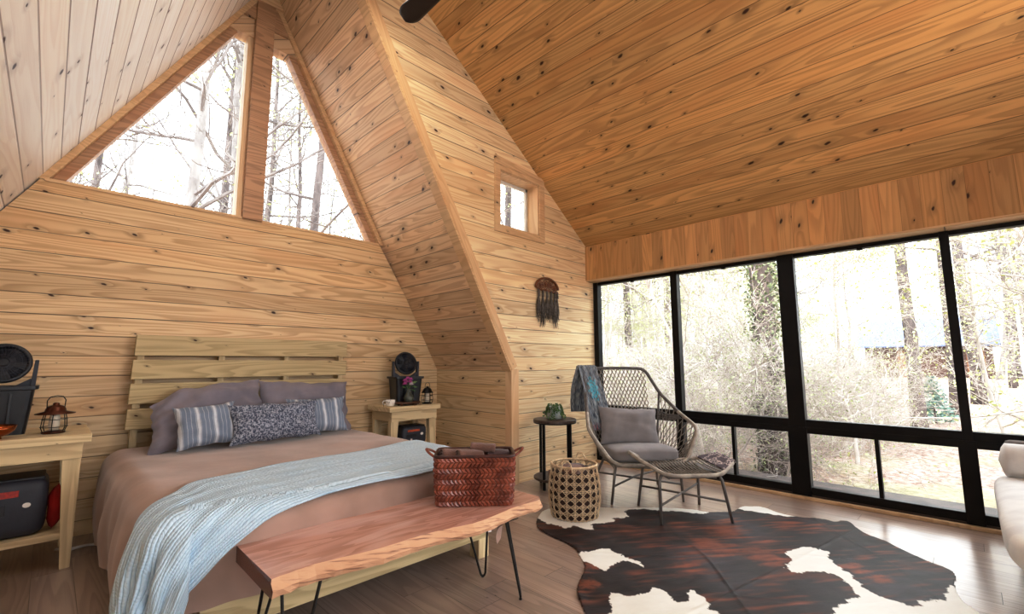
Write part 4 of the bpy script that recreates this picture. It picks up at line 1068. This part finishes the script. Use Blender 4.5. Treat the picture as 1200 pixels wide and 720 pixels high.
W1 = [(3.01,2.78),(2.76,2.48),(2.72,2.31),(2.76,2.25),(2.71,2.15),(2.82,2.18),(2.83,2.12),(2.82,2.05),(2.87,2.01),(2.92,2.1),(3.0,2.05),(3.11,1.99),(3.17,2.06),(3.26,1.96),(3.37,2.08),(3.46,2.06),(3.54,1.98),(3.58,1.87),(3.66,1.79),(3.69,1.67),(3.76,1.56),(4.18,1.58),(3.82,2.13),(3.46,2.49)]
W2 = [(2.42,1.88),(2.52,1.82),(2.58,1.79),(2.64,1.77),(2.64,1.73),(2.61,1.69),(2.62,1.64),(2.62,1.57),(2.6,1.5),(2.56,1.45),(2.57,1.5),(2.57,1.57),(2.54,1.6),(2.5,1.62),(2.42,1.6),(2.37,1.59),(2.35,1.6),(2.37,1.64),(2.38,1.68),(2.38,1.74),(2.38,1.8)]
W3 = [(2.15,1.44),(2.18,1.41),(2.19,1.35),(2.23,1.32),(2.28,1.31),(2.32,1.3),(2.38,1.3),(2.38,1.27),(2.39,1.23),(2.35,1.2),(2.31,1.17),(2.31,1.15),(2.32,1.13),(2.38,1.09),(2.43,1.13),(2.48,1.16),(2.5,1.12),(2.46,1.09),(2.43,1.02),(2.37,1.02),(2.35,0.98),(2.37,0.95),(2.11,0.84),(1.7,0.83),(1.56,1.1),(1.93,1.29),(2.05,1.36)]
W4 = [(3.38,0.94),(3.46,0.9),(3.56,0.87),(3.58,0.82),(3.56,0.78),(3.58,0.73),(3.5,0.72),(3.42,0.7),(3.34,0.63),(3.28,0.58),(3.22,0.55),(3.19,0.51),(3.13,0.48),(3.11,0.44),(3.08,0.36),(3.09,0.28),(3.19,0.27),(3.24,0.22),(3.27,0.18),(3.34,0.2),(3.42,0.18),(3.48,0.19),(3.54,0.16),(3.36,0.11),(3.27,-0.08),(2.8,-0.09),(2.23,0.18),(2.0,0.48),(2.72,0.57),(2.82,0.57),(2.9,0.54),(2.97,0.52),(3.02,0.5),(3.08,0.53),(3.13,0.55),(3.2,0.6),(3.24,0.67),(3.17,0.75),(3.08,0.82),(3.12,0.84),(3.15,0.87),(3.28,0.86)]
W5 = [(4.4,1.53),(4.08,1.48),(4.07,1.4),(4.09,1.29),(4.12,1.14),(4.17,1.06),(4.3,1.13),(4.46,1.36)]
B= [(3.5,1.36,0.17,1),(3.18,1.33,0.14,1),(2.17,1.57,0.07,1),(2.36,1.68,0.05,1),(3.39,0.58,0.08,1),(3.33,0.46,0.07,1),(3.23,1.01,0.14,1),(2.7,1.29,0.12,0.7),(2.98,2.01,0.06,0.7),(2.93,1.63,0.13,0.5),(3.95,1.07,0.16,0.5),(4.02,0.87,0.11,0.4),(3.16,1.21,0.11,0.8),(2.04,1.51,0.04,0.5)]
def inside(poly, X, Y):
    r = np.zeros(X.shape, bool); n_ = len(poly)
    for i in range(n_):
        x0, y0 = poly[i]; x1, y1 = poly[(i+1)%n_]
        c = ((y0 > Y) != (y1 > Y)) & (X < (x1-x0)*(Y-y0)/((y1-y0) if y1 != y0 else 1e-9)+x0); r ^= c
    return r
def chaik(P, it=2):
    for _ in range(it):
        q = []
        for i in range(len(P)):
            a, b_ = P[i], P[(i+1)%len(P)]; q += [(a[0]*.75+b_[0]*.25, a[1]*.75+b_[1]*.25), (a[0]*.25+b_[0]*.75, a[1]*.25+b_[1]*.75)]
        P = q
    return P
def rug():
    stp = .0065
    xs = np.arange(1.6, 4.45, stp); ys = np.arange(-.15, 2.75, stp)
    X, Y = np.meshgrid(xs, ys); out = chaik(OUT, 2)
    ins = inside(out, X, Y)
    nzv = np.vectorize(lambda x, y, s_, o_: noise.noise(Vector((x*s_, y*s_, o_))))
    idx = np.argwhere(ins)
    jx = nzv(X[ins], Y[ins], 22., 0.)*.02 + nzv(X[ins], Y[ins], 70., 2.)*.012; jy = nzv(X[ins], Y[ins], 22., 5.)*.02 + nzv(X[ins], Y[ins], 70., 7.)*.012
    x = X[ins]; y = Y[ins]
    wh = np.zeros(x.shape, bool)
    for W in (W1, W2, W3, W4, W5): wh |= inside(chaik(W, 1), x+jx, y+jy)
    br = np.zeros(x.shape)
    for bx, by_, r_, s_ in B: br = np.maximum(br, s_*np.clip(1.3-np.hypot(x-bx+jx*2, y-by_+jy*2)/r_, 0, 1))
    a_ = x*.8-y*.6; b_2 = x*.6+y*.8; n1 = nzv(a_*.6, b_2*1.4, 3.6, 9.); n2 = nzv(a_*.35, b_2*2.2, 14., 12.); n3 = nzv(a_*.25, b_2*1.6, 60., 15.)*.6+nzv(a_*.2, b_2, 24., 19.)*.9
    br = np.clip(np.clip(br*1.15+n2*.9-.1, 0, 1) + .6*np.clip(n1*1.6+n2*.9-.1, 0, 1), 0, 1)**1.2
    dk = np.array(lin((38,26,26))); rust = np.array(lin((122,66,46))); gry = np.array(lin((70,64,72))); white = np.array(lin((236,234,228)))
    g = np.clip(nzv(x, y, 2.0, 30.)*1.6, 0, 1)[:,None]*.6
    col = dk*(1-g)+gry*g; col = col*(1-br[:,None])+rust*br[:,None]
    col = col*np.clip(1+.55*n3[:,None], .3, 2); col = np.where(wh[:,None], white*(1+.03*n3[:,None]), col)
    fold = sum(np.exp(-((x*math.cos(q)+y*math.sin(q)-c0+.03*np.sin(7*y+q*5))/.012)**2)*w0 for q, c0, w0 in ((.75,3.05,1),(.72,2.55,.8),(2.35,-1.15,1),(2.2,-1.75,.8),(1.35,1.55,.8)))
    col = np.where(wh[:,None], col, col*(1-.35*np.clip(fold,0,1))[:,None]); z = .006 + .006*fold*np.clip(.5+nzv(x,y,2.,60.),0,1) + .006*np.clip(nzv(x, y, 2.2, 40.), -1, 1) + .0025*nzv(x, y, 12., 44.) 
    # raised wavy borders
    ring = np.zeros(X.shape, int); ids = -np.ones(X.shape, int); ids[ins] = np.arange(len(x))
    d = ins.copy(); depth = np.zeros(X.shape)
    for k_ in range(10):
        e = d.copy(); e[1:] &= d[:-1]; e[:-1] &= d[1:]; e[:, 1:] &= d[:, :-1]; e[:, :-1] &= d[:, 1:]; depth[e] += 1; d = e
    dp = depth[ins]; z = z + np.clip(1-dp/10, 0, 1)*(.010*np.clip(nzv(x, y, 5., 50.)*2, 0, 1)) ; z = np.where(dp < 1, z*.4, z) ; z = np.maximum(z, .003)
    mb = MB(); mb.v = [tuple(map(float, p)) for p in zip(x, y, z)]
    f = ids[:-1,:-1], ids[:-1,1:], ids[1:,1:], ids[1:,:-1]
    ok = (f[0] >= 0)&(f[1] >= 0)&(f[2] >= 0)&(f[3] >= 0)
    mb.f = [tuple(map(int, q)) for q in np.stack([a[ok] for a in f], 1)]
    s = NT('cowhide'); at_ = s.n('Attribute', attribute_name='hide'); p = s.n('NewGeometry').outputs['Position']
    fur = s.noise(s.comb(s.m('MULTIPLY', s.dot(p,(.8,-.6,0)), 30.0), s.m('MULTIPLY', s.dot(p,(.6,.8,0)), 220.0), 0.0), 1, 3)
    col_ = s.mix(s.m('MULTIPLY', fur, .5), at_.outputs['Color'], tuple(.0 for _ in range(3)), 'MIX')
    cc = s.mix(.25, at_.outputs['Color'], col_)
    m_ = s.bsdf(cc, .55, bump=fur, bstr=.35, bdist=.004, spec=.25)
    o = mb.build('cowhide_rug', m_, None, smooth=True)
    ca = o.data.color_attributes.new('hide', 'FLOAT_COLOR', 'POINT')
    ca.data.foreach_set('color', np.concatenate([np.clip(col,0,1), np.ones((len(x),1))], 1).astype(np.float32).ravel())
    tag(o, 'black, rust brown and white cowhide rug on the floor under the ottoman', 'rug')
rug()

# ------------------------------------------------------------------ sofa at the right edge of the frame
sf = thing('sofa', 'pale grey sofa at the right edge of the photo, its end against the window wall', 'sofa', (3.74,-.49,0))
so = tuple(sf.location)
b = MB().box(2.9,4.68,-.95,-.13,0,.30); b.build('base', M['sofa_b'], sf, bevel=.02, off=so)
o = boxy_cushion(1.86,.90,.17, seed=2, crown=.02).build('seat_cushion', M['sofa'], sf, smooth=True); o.location = (3.74-so[0],-.49-so[1],.295)
b = MB().box(4.60,4.70,-.95,-.12,.0,.665); b.build('arm', M['sofa_b'], sf, bevel=.03, off=so)
b = MB().box(2.9,4.6,-1.1,-.93,0,.78); b.build('backrest', M['sofa_b'], sf, bevel=.04, off=so)
o = MB().grid(lambda a, b_: ((.10+.012*math.sin(b_*PI))*math.cos(2*PI*a)*(1 if .04<b_<.96 else .72 if .01<b_<.99 else 0), (b_-.5)*.72, (.11)*math.sin(2*PI*a)*(1 if .04<b_<.96 else .72 if .01<b_<.99 else 0)), 28, 40).build('bolster', M['sofa'], None, smooth=True)
o.location = (4.42,-.44,.56); tag(o, 'pale rolled bolster pillow resting against the sofa arm by the window', 'pillow')

# ------------------------------------------------------------------ wall hanging on the dormer wall
wh_ = thing('wall_hanging', 'half-round beaded wall hanging with dark feather tassels under the small window', 'wall hanging', (3.865,YD,2.0))
mb = MB(); pts = []
for q in range(17): a = PI*q/16; pts.append((-.19*math.cos(a), -.02, .02+.115*math.sin(a)))
mb.tube(pts, .014, 8); mb.tube([(-.19,-.02,.02),(-.10,-.02,-.005),(0,-.02,.0),(.10,-.02,-.01),(.19,-.02,-.02)], .010, 6); mb.build('rim', M['rim_rust'], wh_, smooth=True)
mb = MB()
for cx, cz, r_ in ((-.12,.045,.045),(-.035,.06,.05),(.055,.06,.05),(.13,.03,.038)):
    for rr in (r_, r_*.6, r_*.25): mb.tube([(cx+rr*math.cos(2*PI*q/20),-.022,cz+rr*math.sin(2*PI*q/20)) for q in range(20)], .0045, 5, closed=True)
    for q in range(6): a = PI*q/6; mb.tube([(cx+r_*math.cos(a),-.022,cz+r_*math.sin(a)),(cx-r_*math.cos(a),-.022,cz-r_*math.sin(a))], .003, 4)
mb.build('netting', M['rim_rust'], wh_)
rnd = random.Random(8)
for i, x in enumerate((-.145,-.075,-.005,.065,.13,.17)):
    mb = MB(); L_ = .36+.05*math.sin(i*2)
    mb.tube([(x,-.02,0),(x+.005,-.022,-.08)], [.012,.016], 7)
    for q in range(34):
        a = rnd.uniform(-.03,.035); l = L_*rnd.uniform(.6,1.05); y = rnd.uniform(-.03,-.006)
        mb.tube([(x,-.02,-.06),(x+a*.6,y,-.06-(l-.06)*.4),(x+a+.012*math.sin(q),y,-.06-(l-.06)*.75),(x+a*1.3+.02*math.sin(q*2.1),y,-l)], [.005,.006,.004,.001], 4)
    mb.build('feather_tassel', M['feather'], wh_)

# ------------------------------------------------------------------ ceiling fan
fn_ = thing('ceiling_fan', 'dark ceiling fan hanging from the ridge, one blade tip in view', 'ceiling fan', (1.55,1.92,3.55))
zc = ZS-3.55
MB().lathe([(.07,zc-.06),(.09,zc-.03),(.09,zc-.1+.16)], 24, (-.2,0,-.0)).build('canopy', M['fanblade'], fn_, smooth=True)
MB().tube([(-.2,0,zc-.05),(-.0,0,.15),(0,0,.10)], .014, 10).build('downrod', M['fanblade'], fn_)
MB().lathe([(.04,.14),(.11,.10),(.13,.04),(.12,0),(.07,-.04),(0,-.05)], 28).build('motor', M['fanblade'], fn_, smooth=True)
for a in (92, 212, 332):
    def bl_(u, v):
        x = .14+.50*u; w_ = .048+.03*u; e = 1 if u < .8 else math.sqrt(max(0, 1-((u-.8)/.2)**2))
        y = (v-.5)*2*w_*max(e,.16); return (x, y, .012*(v-.5)*2+.005)
    o = MB().grid(bl_, 60, 8).build('blade', M['fanblade'], fn_, smooth=True, solid=.008); o.rotation_euler = (0,0,R(a))
# ------------------------------------------------------------------ outside
def gz(x, y): return -.42 + .012*max(0, x-5) + .010*max(0, y-5) + .05*N(x*.3, y*.3)
mb = MB()
def grd(a, b):
    x = -14 + 84*a; y = -30 + 95*b
    inn = (-1.6 < x < 5.05 and -3.2 < y < 5.0)
    return (x, y, gz(x, y))
mb.grid(grd, 120, 130)
o = mb.build('ground_outside', M['litter'], None, smooth=True); o['kind'] = 'structure'

def tree_mesh(seed, h, r0, spread=1.0, up=.35, nbr=16, twigs=3, first=.25, lean=.02, leaves=0, lsize=.05, min_r=.006, trunk_sides=8, kink=.06, depth_max=3):
    rnd = random.Random(seed); T = MB(); Bm = MB(); Lf = MB(); tips = []
    def rv(s_): return Vector((rnd.gauss(0,s_),rnd.gauss(0,s_),rnd.gauss(0,s_)))
    def grow(p, d, L_, r, dep):
        K = 7 if dep == 1 else 5; pts = [p.copy()]; rad = [r]; q = p.copy(); dd = d.copy()
        for i in range(K):
            dd = (dd + rv(.16) + Vector((0,0,up*.16))).normalized(); q = q + dd*L_/K; pts.append(q.copy()); rad.append(max(min_r*.5, r*(1-.8*(i+1)/K)))
        Bm.tube(pts, rad, 5 if dep == 1 else 3, cap=False)
        if dep < depth_max:
            nb = int(nbr*.5) if dep == 1 else twigs
            for j in range(nb):
                t = rnd.uniform(.2, 1)*(K); i = min(int(t), K-1); pp = pts[i].lerp(pts[i+1], t-i); dr = (pts[i+1]-pts[i]).normalized()
                nd = (dr*.7 + rv(.6)).normalized(); grow(pp, nd, L_*rnd.uniform(.35,.6), max(min_r, rad[i]*.5), dep+1)
        if dep >= 2: tips.append((pts[1], pts[-1]))
    K = 12; pts = [Vector((0,0,-.3))]; rad = [r0*1.25]; d = Vector((rnd.gauss(0,lean),rnd.gauss(0,lean),1)).normalized()
    for i in range(K):
        d = (d + Vector((rnd.gauss(0,kink),rnd.gauss(0,kink),.15))).normalized(); pts.append(pts[-1]+d*(h+.3)/K); rad.append(r0*(1-.82*(i+1)/K))
    T.tube(pts, rad, trunk_sides)
    for j in range(nbr):
        t = (first + (1-first)*rnd.random())*K; i = min(int(t), K-1); pp = pts[i].lerp(pts[i+1], t-i)
        a = rnd.uniform(0, 2*PI); nd = Vector((math.cos(a), math.sin(a), up*rnd.uniform(0,1.6))).normalized()
        grow(pp, nd, h*.26*spread*rnd.uniform(.5,1.1)*(1.25-.6*t/K), rad[i]*.42, 1)
    for k_ in range(leaves):
        a, b_ = rnd.choice(tips); c = a.lerp(b_, rnd.random()) + rv(lsize*1.2)
        e = rv(1).normalized()*lsize*rnd.uniform(.5,1.2)*.5; f = e.cross(rv(1)).normalized()*lsize*.3
        Lf.quad(tuple(c-e), tuple(c+f), tuple(c+e), tuple(c-f))
    return T, Bm, Lf
def make_tree(name, label, group, loc, tmat, bmat, lmat=None, cat='tree', **k):
    T, Bm, Lf = tree_mesh(**k)
    t = thing(name, label, cat, loc, 0, group)
    T.build('trunk', tmat, t, smooth=True); Bm.build('branches', bmat, t)
    if lmat and Lf.f: Lf.build('foliage', lmat, t)
    return t
def place(proto, x, y, rz, sc, label=None):
    c = copy_tree(proto); c.location = (x, y, gz(x, y)); c.rotation_euler = (0, 0, rz); c.scale = (sc, sc, sc)
    if label: c['label'] = label
    return c
LT = 'bare grey tree standing in the woods outside the windows'; GT = 'bare trees in the woods'
tall = [make_tree('bare_tree', LT, GT, (0,0,0), M['trunk'] if i % 2 else M['trunk_l'], M['twig'], M['leaf_y'], seed=20+i, h=13+1.5*(i%3), r0=.12+.03*(i%3), nbr=15+2*i, twigs=4, first=.28, up=.5, leaves=700, lsize=.09, spread=1.0) for i in range(4)]
LS = 'thin leafing sapling with pale yellow-green leaves in the woods outside the windows'; GS = 'leafing saplings outside the windows'
sap = [make_tree('leafing_sapling', LS, GS, (0,0,0), M['twig_l'], M['twig_l'], M['leaf_y'], seed=50+i, h=4.6+.8*(i%3), r0=.032, nbr=20, twigs=6, first=.08, up=.35, leaves=2600, lsize=.045, spread=1.3, min_r=.003, trunk_sides=5, kink=.12) for i in range(4)]
LB = 'low tangle of bare pale branches on the leaf litter outside the windows'; GB = 'undergrowth outside the windows'
und = [make_tree('undergrowth_bush', LB, GB, (0,0,0), M['twig_l'], M['twig_l'], M['leaf_g'], 'bush', seed=80+i, h=1.7+.4*(i%2), r0=.018, nbr=30, twigs=6, first=.02, up=.15, leaves=1500, lsize=.03, spread=2.2, min_r=.0025, trunk_sides=4, kink=.2) for i in range(3)]
rnd = random.Random(77)
used_t = set()
def scatter(protos, n_, fx, smin, smax, avoid=lambda x, y: False):
    k_ = 0; first = set()
    while k_ < n_:
        x, y = fx()
        if avoid(x, y): continue
        i = k_ % len(protos); p = protos[i]; sc = rnd.uniform(smin, smax); rz = rnd.uniform(0, 2*PI)
        if i not in first:
            first.add(i); p.location = (x, y, gz(x, y)); p.rotation_euler = (0,0,rz); p.scale = (sc,)*3
        else: place(p, x, y, rz, sc)
        k_ += 1
house = (45, 6)
def clear(x, y):       # keep the sight line to the fir and the shed open
    b_ = y/x if x > 0 else 9
    return (x > 6 and -.005 < b_ < .125)
def wedge(x0, x1, b0, b1):
    def f():
        x = x0 + (x1-x0)*rnd.random()**.8; b_ = rnd.uniform(b0, b1); return x, x*b_
    return f
scatter(tall, 46, wedge(9, 46, -.16, .80), .8, 1.25, lambda x, y: clear(x, y) and x < 34 or (y < 6 and x < 7))
scatter(sap, 34, wedge(8.6, 20, -.12, .80), .8, 1.4, clear)
scatter(und, 22, wedge(6.3, 13, .12, .82), .8, 1.2, clear)
# behind the gable and the small dormer window: crowns seen from below
def behind():
    y = rnd.uniform(9, 24); return rnd.uniform(-.18, 1.15)*y, y
for k_ in range(28):
    x, y = behind(); place(tall[k_ % 4], x, y, rnd.uniform(0, 2*PI), rnd.uniform(.85, 1.25), None)
# individual trees the photo singles out
o = make_tree('pale_birch_tree', 'thick pale leaning trunk in the left gable pane', None, (1.34,9.3,gz(1.3,9.3)), M['trunk_l'], M['twig'], None, seed=5, h=11, r0=.13, nbr=22, twigs=5, first=.35, up=.45, lean=0, kink=.02, spread=1.1)
o = make_tree('ivy_clad_tree', 'dark ivy-covered trunk just left of the thick black window post', None, (7.5,2.12,gz(7.5,2.1)), M['trunk'], M['twig'], None, seed=6, h=12, r0=.19, nbr=10, twigs=4, first=.3, up=.3, lean=0, kink=.012)
rnd2 = random.Random(4); iv = MB()
for k_ in range(5200):
    z = rnd2.random()**.9*6.5; a = rnd2.uniform(0, 2*PI); r_ = .17+abs(rnd2.gauss(0,.07)); c = V3(r_*math.cos(a)+.0, r_*math.sin(a), z)
    e = V3(rnd2.gauss(0,1),rnd2.gauss(0,1),rnd2.gauss(0,1)).normalized()*.028; f = e.cross(V3(rnd2.gauss(0,1),rnd2.gauss(0,1),1)).normalized()*.018
    iv.quad(tuple(c-e), tuple(c+f), tuple(c+e), tuple(c-f))
iv.build('ivy', M['ivy'], o)
make_tree('big_oak_trunk', 'massive rough grey trunk at the right edge of the rightmost window pane', None, (7.2,-.92,gz(7.1,-.6)), M['trunk'], M['twig'], None, seed=9, h=13, r0=.36, nbr=12, twigs=5, first=.18, up=.2, lean=0, kink=.01, trunk_sides=20)
make_tree('slim_dark_tree', 'slim dark straight trunk rising in front of the pale blue shed roof', None, (14,.92,gz(14,.9)), M['trunk'], M['twig'], None, seed=12, h=14, r0=.15, nbr=12, twigs=4, first=.3, up=.4, lean=0, kink=.02)
make_tree('slim_grey_tree', 'slim grey trunk right of the blue-green fir, beyond the shed roof corner', None, (17,.36,gz(17,.3)), M['trunk'], M['twig'], None, seed=13, h=14, r0=.13, nbr=12, twigs=4, first=.3, up=.4, lean=0, kink=.02)
make_tree('forked_sapling', 'thin arching bare sapling outside the second tall pane from the left', None, (6.6,2.7,gz(6.6,2.7)), M['twig_l'], M['twig_l'], M['leaf_y'], seed=31, h=4.5, r0=.035, nbr=22, twigs=5, first=.15, up=.6, leaves=500, lsize=.04, spread=1.6, min_r=.004, kink=.1)
# blue-green young fir
ft = thing('young_fir', 'small blue-green fir tree on the leaf litter outside the window', 'tree', (15.4,.70,gz(15.4,.7)))
MB().tube([(0,0,-.1),(0,0,.5),(0,0,1.15)], [.03,.02,.006], 6).build('trunk', M['trunk'], ft)
nd = MB(); rn = random.Random(2)
for lev in range(15):
    z = .06+1.05*lev/15; L_ = .42*(1-lev/15)**.8+.03
    for q in range(12):
        a = rn.uniform(0,2*PI); tip = V3(L_*math.cos(a), L_*math.sin(a), z+.04+rn.uniform(-.03,.05)); base = V3(0,0,z)
        for k_ in range(22):
            t = rn.uniform(.15,1); c = base.lerp(tip, t); e = ((tip-base).normalized()*.6+V3(rn.gauss(0,.6),rn.gauss(0,.6),rn.gauss(0,.6))).normalized()*.045; f = e.cross(V3(rn.gauss(0,1),rn.gauss(0,1),1)).normalized()*.014
            nd.quad(tuple(c-e), tuple(c+f), tuple(c+e), tuple(c-f))
nd.build('needles', M['leaf_b'], ft)
# the distant shed
sh = thing('distant_shed', 'brown shed with a pale blue metal roof far beyond the trees', 'shed', (44,2.2,gz(44,2)))
b = MB().box(0,4,-3.4,3.4,-.2,2.3); b.build('wall', M['siding'], sh)
MB().hexa([(-.6,-3.8,2.15),(-.6,3.8,2.15),(2.2,3.8,4.2),(2.2,-3.8,4.2),(-.6,-3.8,2.25),(-.6,3.8,2.25),(2.2,3.8,4.3),(2.2,-3.8,4.3)]).build('roof', M['roof'], sh)
MB().hexa([(2.2,-3.8,4.2),(2.2,3.8,4.2),(5,3.8,2.15),(5,-3.8,2.15),(2.2,-3.8,4.3),(2.2,3.8,4.3),(5,3.8,2.25),(5,-3.8,2.25)]).build('roof', M['roof'], sh)
MB().box(-.05,0,-3.0,-2.1,-.1,1.9).build('door', M['door'], sh)
MB().box(-.05,0,.6,1.5,-.1,1.9).build('door', M['door'], sh)

# ------------------------------------------------------------------ light
W = bpy.data.worlds.new('overcast'); bpy.context.scene.world = W; W.use_nodes = True
bg = W.node_tree.nodes['Background']; bg.inputs[0].default_value = (.90,.95,1.0,1); bg.inputs[1].default_value = 3.9
def area(name, loc, rot, sx, sy, p, col=(1,.93,.85)):
    l = bpy.data.lights.new(name, 'AREA'); l.shape = 'RECTANGLE'; l.size = sx; l.size_y = sy; l.energy = p; l.color = col
    o = bpy.data.objects.new(name, l); C.objects.link(o); o.location = loc; o.rotation_euler = rot; o['kind'] = 'helper'
    return o
def portal(name, loc, rot, sx, sy):
    o = area(name, loc, rot, sx, sy, 1); o.data.cycles.is_portal = True
tree_fill_sun = bpy.data.lights.new('tree_fill_sun', 'SUN'); tree_fill_sun.energy = 4.5; tree_fill_sun.angle = R(25); tree_fill_sun.color = (1,.98,.95)  # added lamp to brighten the near side of the trees under overcast sky
so_ = bpy.data.objects.new('tree_fill_sun', tree_fill_sun); C.objects.link(so_); so_.rotation_euler = Vector((.64,.10,-.76)).to_track_quat('-Z','Y').to_euler(); so_['kind'] = 'helper'
sb = bpy.data.lights.new('window_side_fill', 'SUN'); sb.energy = 7.5; sb.angle = R(70); sb.color = (.97,.98,1)  # added wide lamp, strengthens the soft light entering through the window wall
so2 = bpy.data.objects.new('window_side_fill', sb); C.objects.link(so2); so2.rotation_euler = Vector((-.88,.10,-.42)).to_track_quat('-Z','Y').to_euler(); so2['kind'] = 'helper'
area('eave_fill', (6.4,1.0,4.4), (0,R(46),0), 2.2, 5.0, 380, (.97,.98,1))  # added lamp hidden above the windows, brightens floor and lower dormer wall
area('room_fill', (2.7,-1.9,2.0), Vector((-.66,.62,.34)).to_track_quat('-Z','Y').to_euler(), 2.2, 1.4, 66, (1,.98,.95))  # added fill lamp behind the camera, brightens left slope and bed wall
area('alcove_fill', (1.2,2.4,3.9), (R(20),0,0), .9, .9, 18, (1,.97,.93))  # added fill lamp for the bed alcove, no such fixture there
# ------------------------------------------------------------------ camera
yaw, pit, rol = R(45.215), R(6.93), R(-.178)
fw = Vector((math.sin(yaw)*math.cos(pit), math.cos(yaw)*math.cos(pit), math.sin(pit)))
r_ = Vector((math.cos(yaw), -math.sin(yaw), 0)); u_ = r_.cross(fw)
c_, s_ = math.cos(rol), math.sin(rol)
rr, uu = r_*c_+u_*s_, u_*c_-r_*s_
cam = bpy.data.cameras.new('camera'); co = bpy.data.objects.new('camera', cam); C.objects.link(co)
m = Matrix((( rr.x, uu.x, -fw.x, 0), (rr.y, uu.y, -fw.y, 0), (rr.z, uu.z, -fw.z, 1.2), (0,0,0,1)))
co.matrix_world = m; cam.sensor_width = 36; cam.lens = 535.2/1200*36; cam.clip_start = .02; cam.clip_end = 300
sc = bpy.context.scene; sc.camera = co
sc.view_settings.view_transform = 'Standard'; sc.view_settings.look = 'None'; sc.view_settings.exposure = 0.12
vs = sc.view_settings; vs.use_curve_mapping = True; cv = vs.curve_mapping.curves[3]
cv.points.new(.22,.185); cv.points.new(.72,.78); vs.curve_mapping.update()
sc.cycles.max_bounces = 8; sc.cycles.transparent_max_bounces = 12; sc.cycles.sample_clamp_indirect = 6
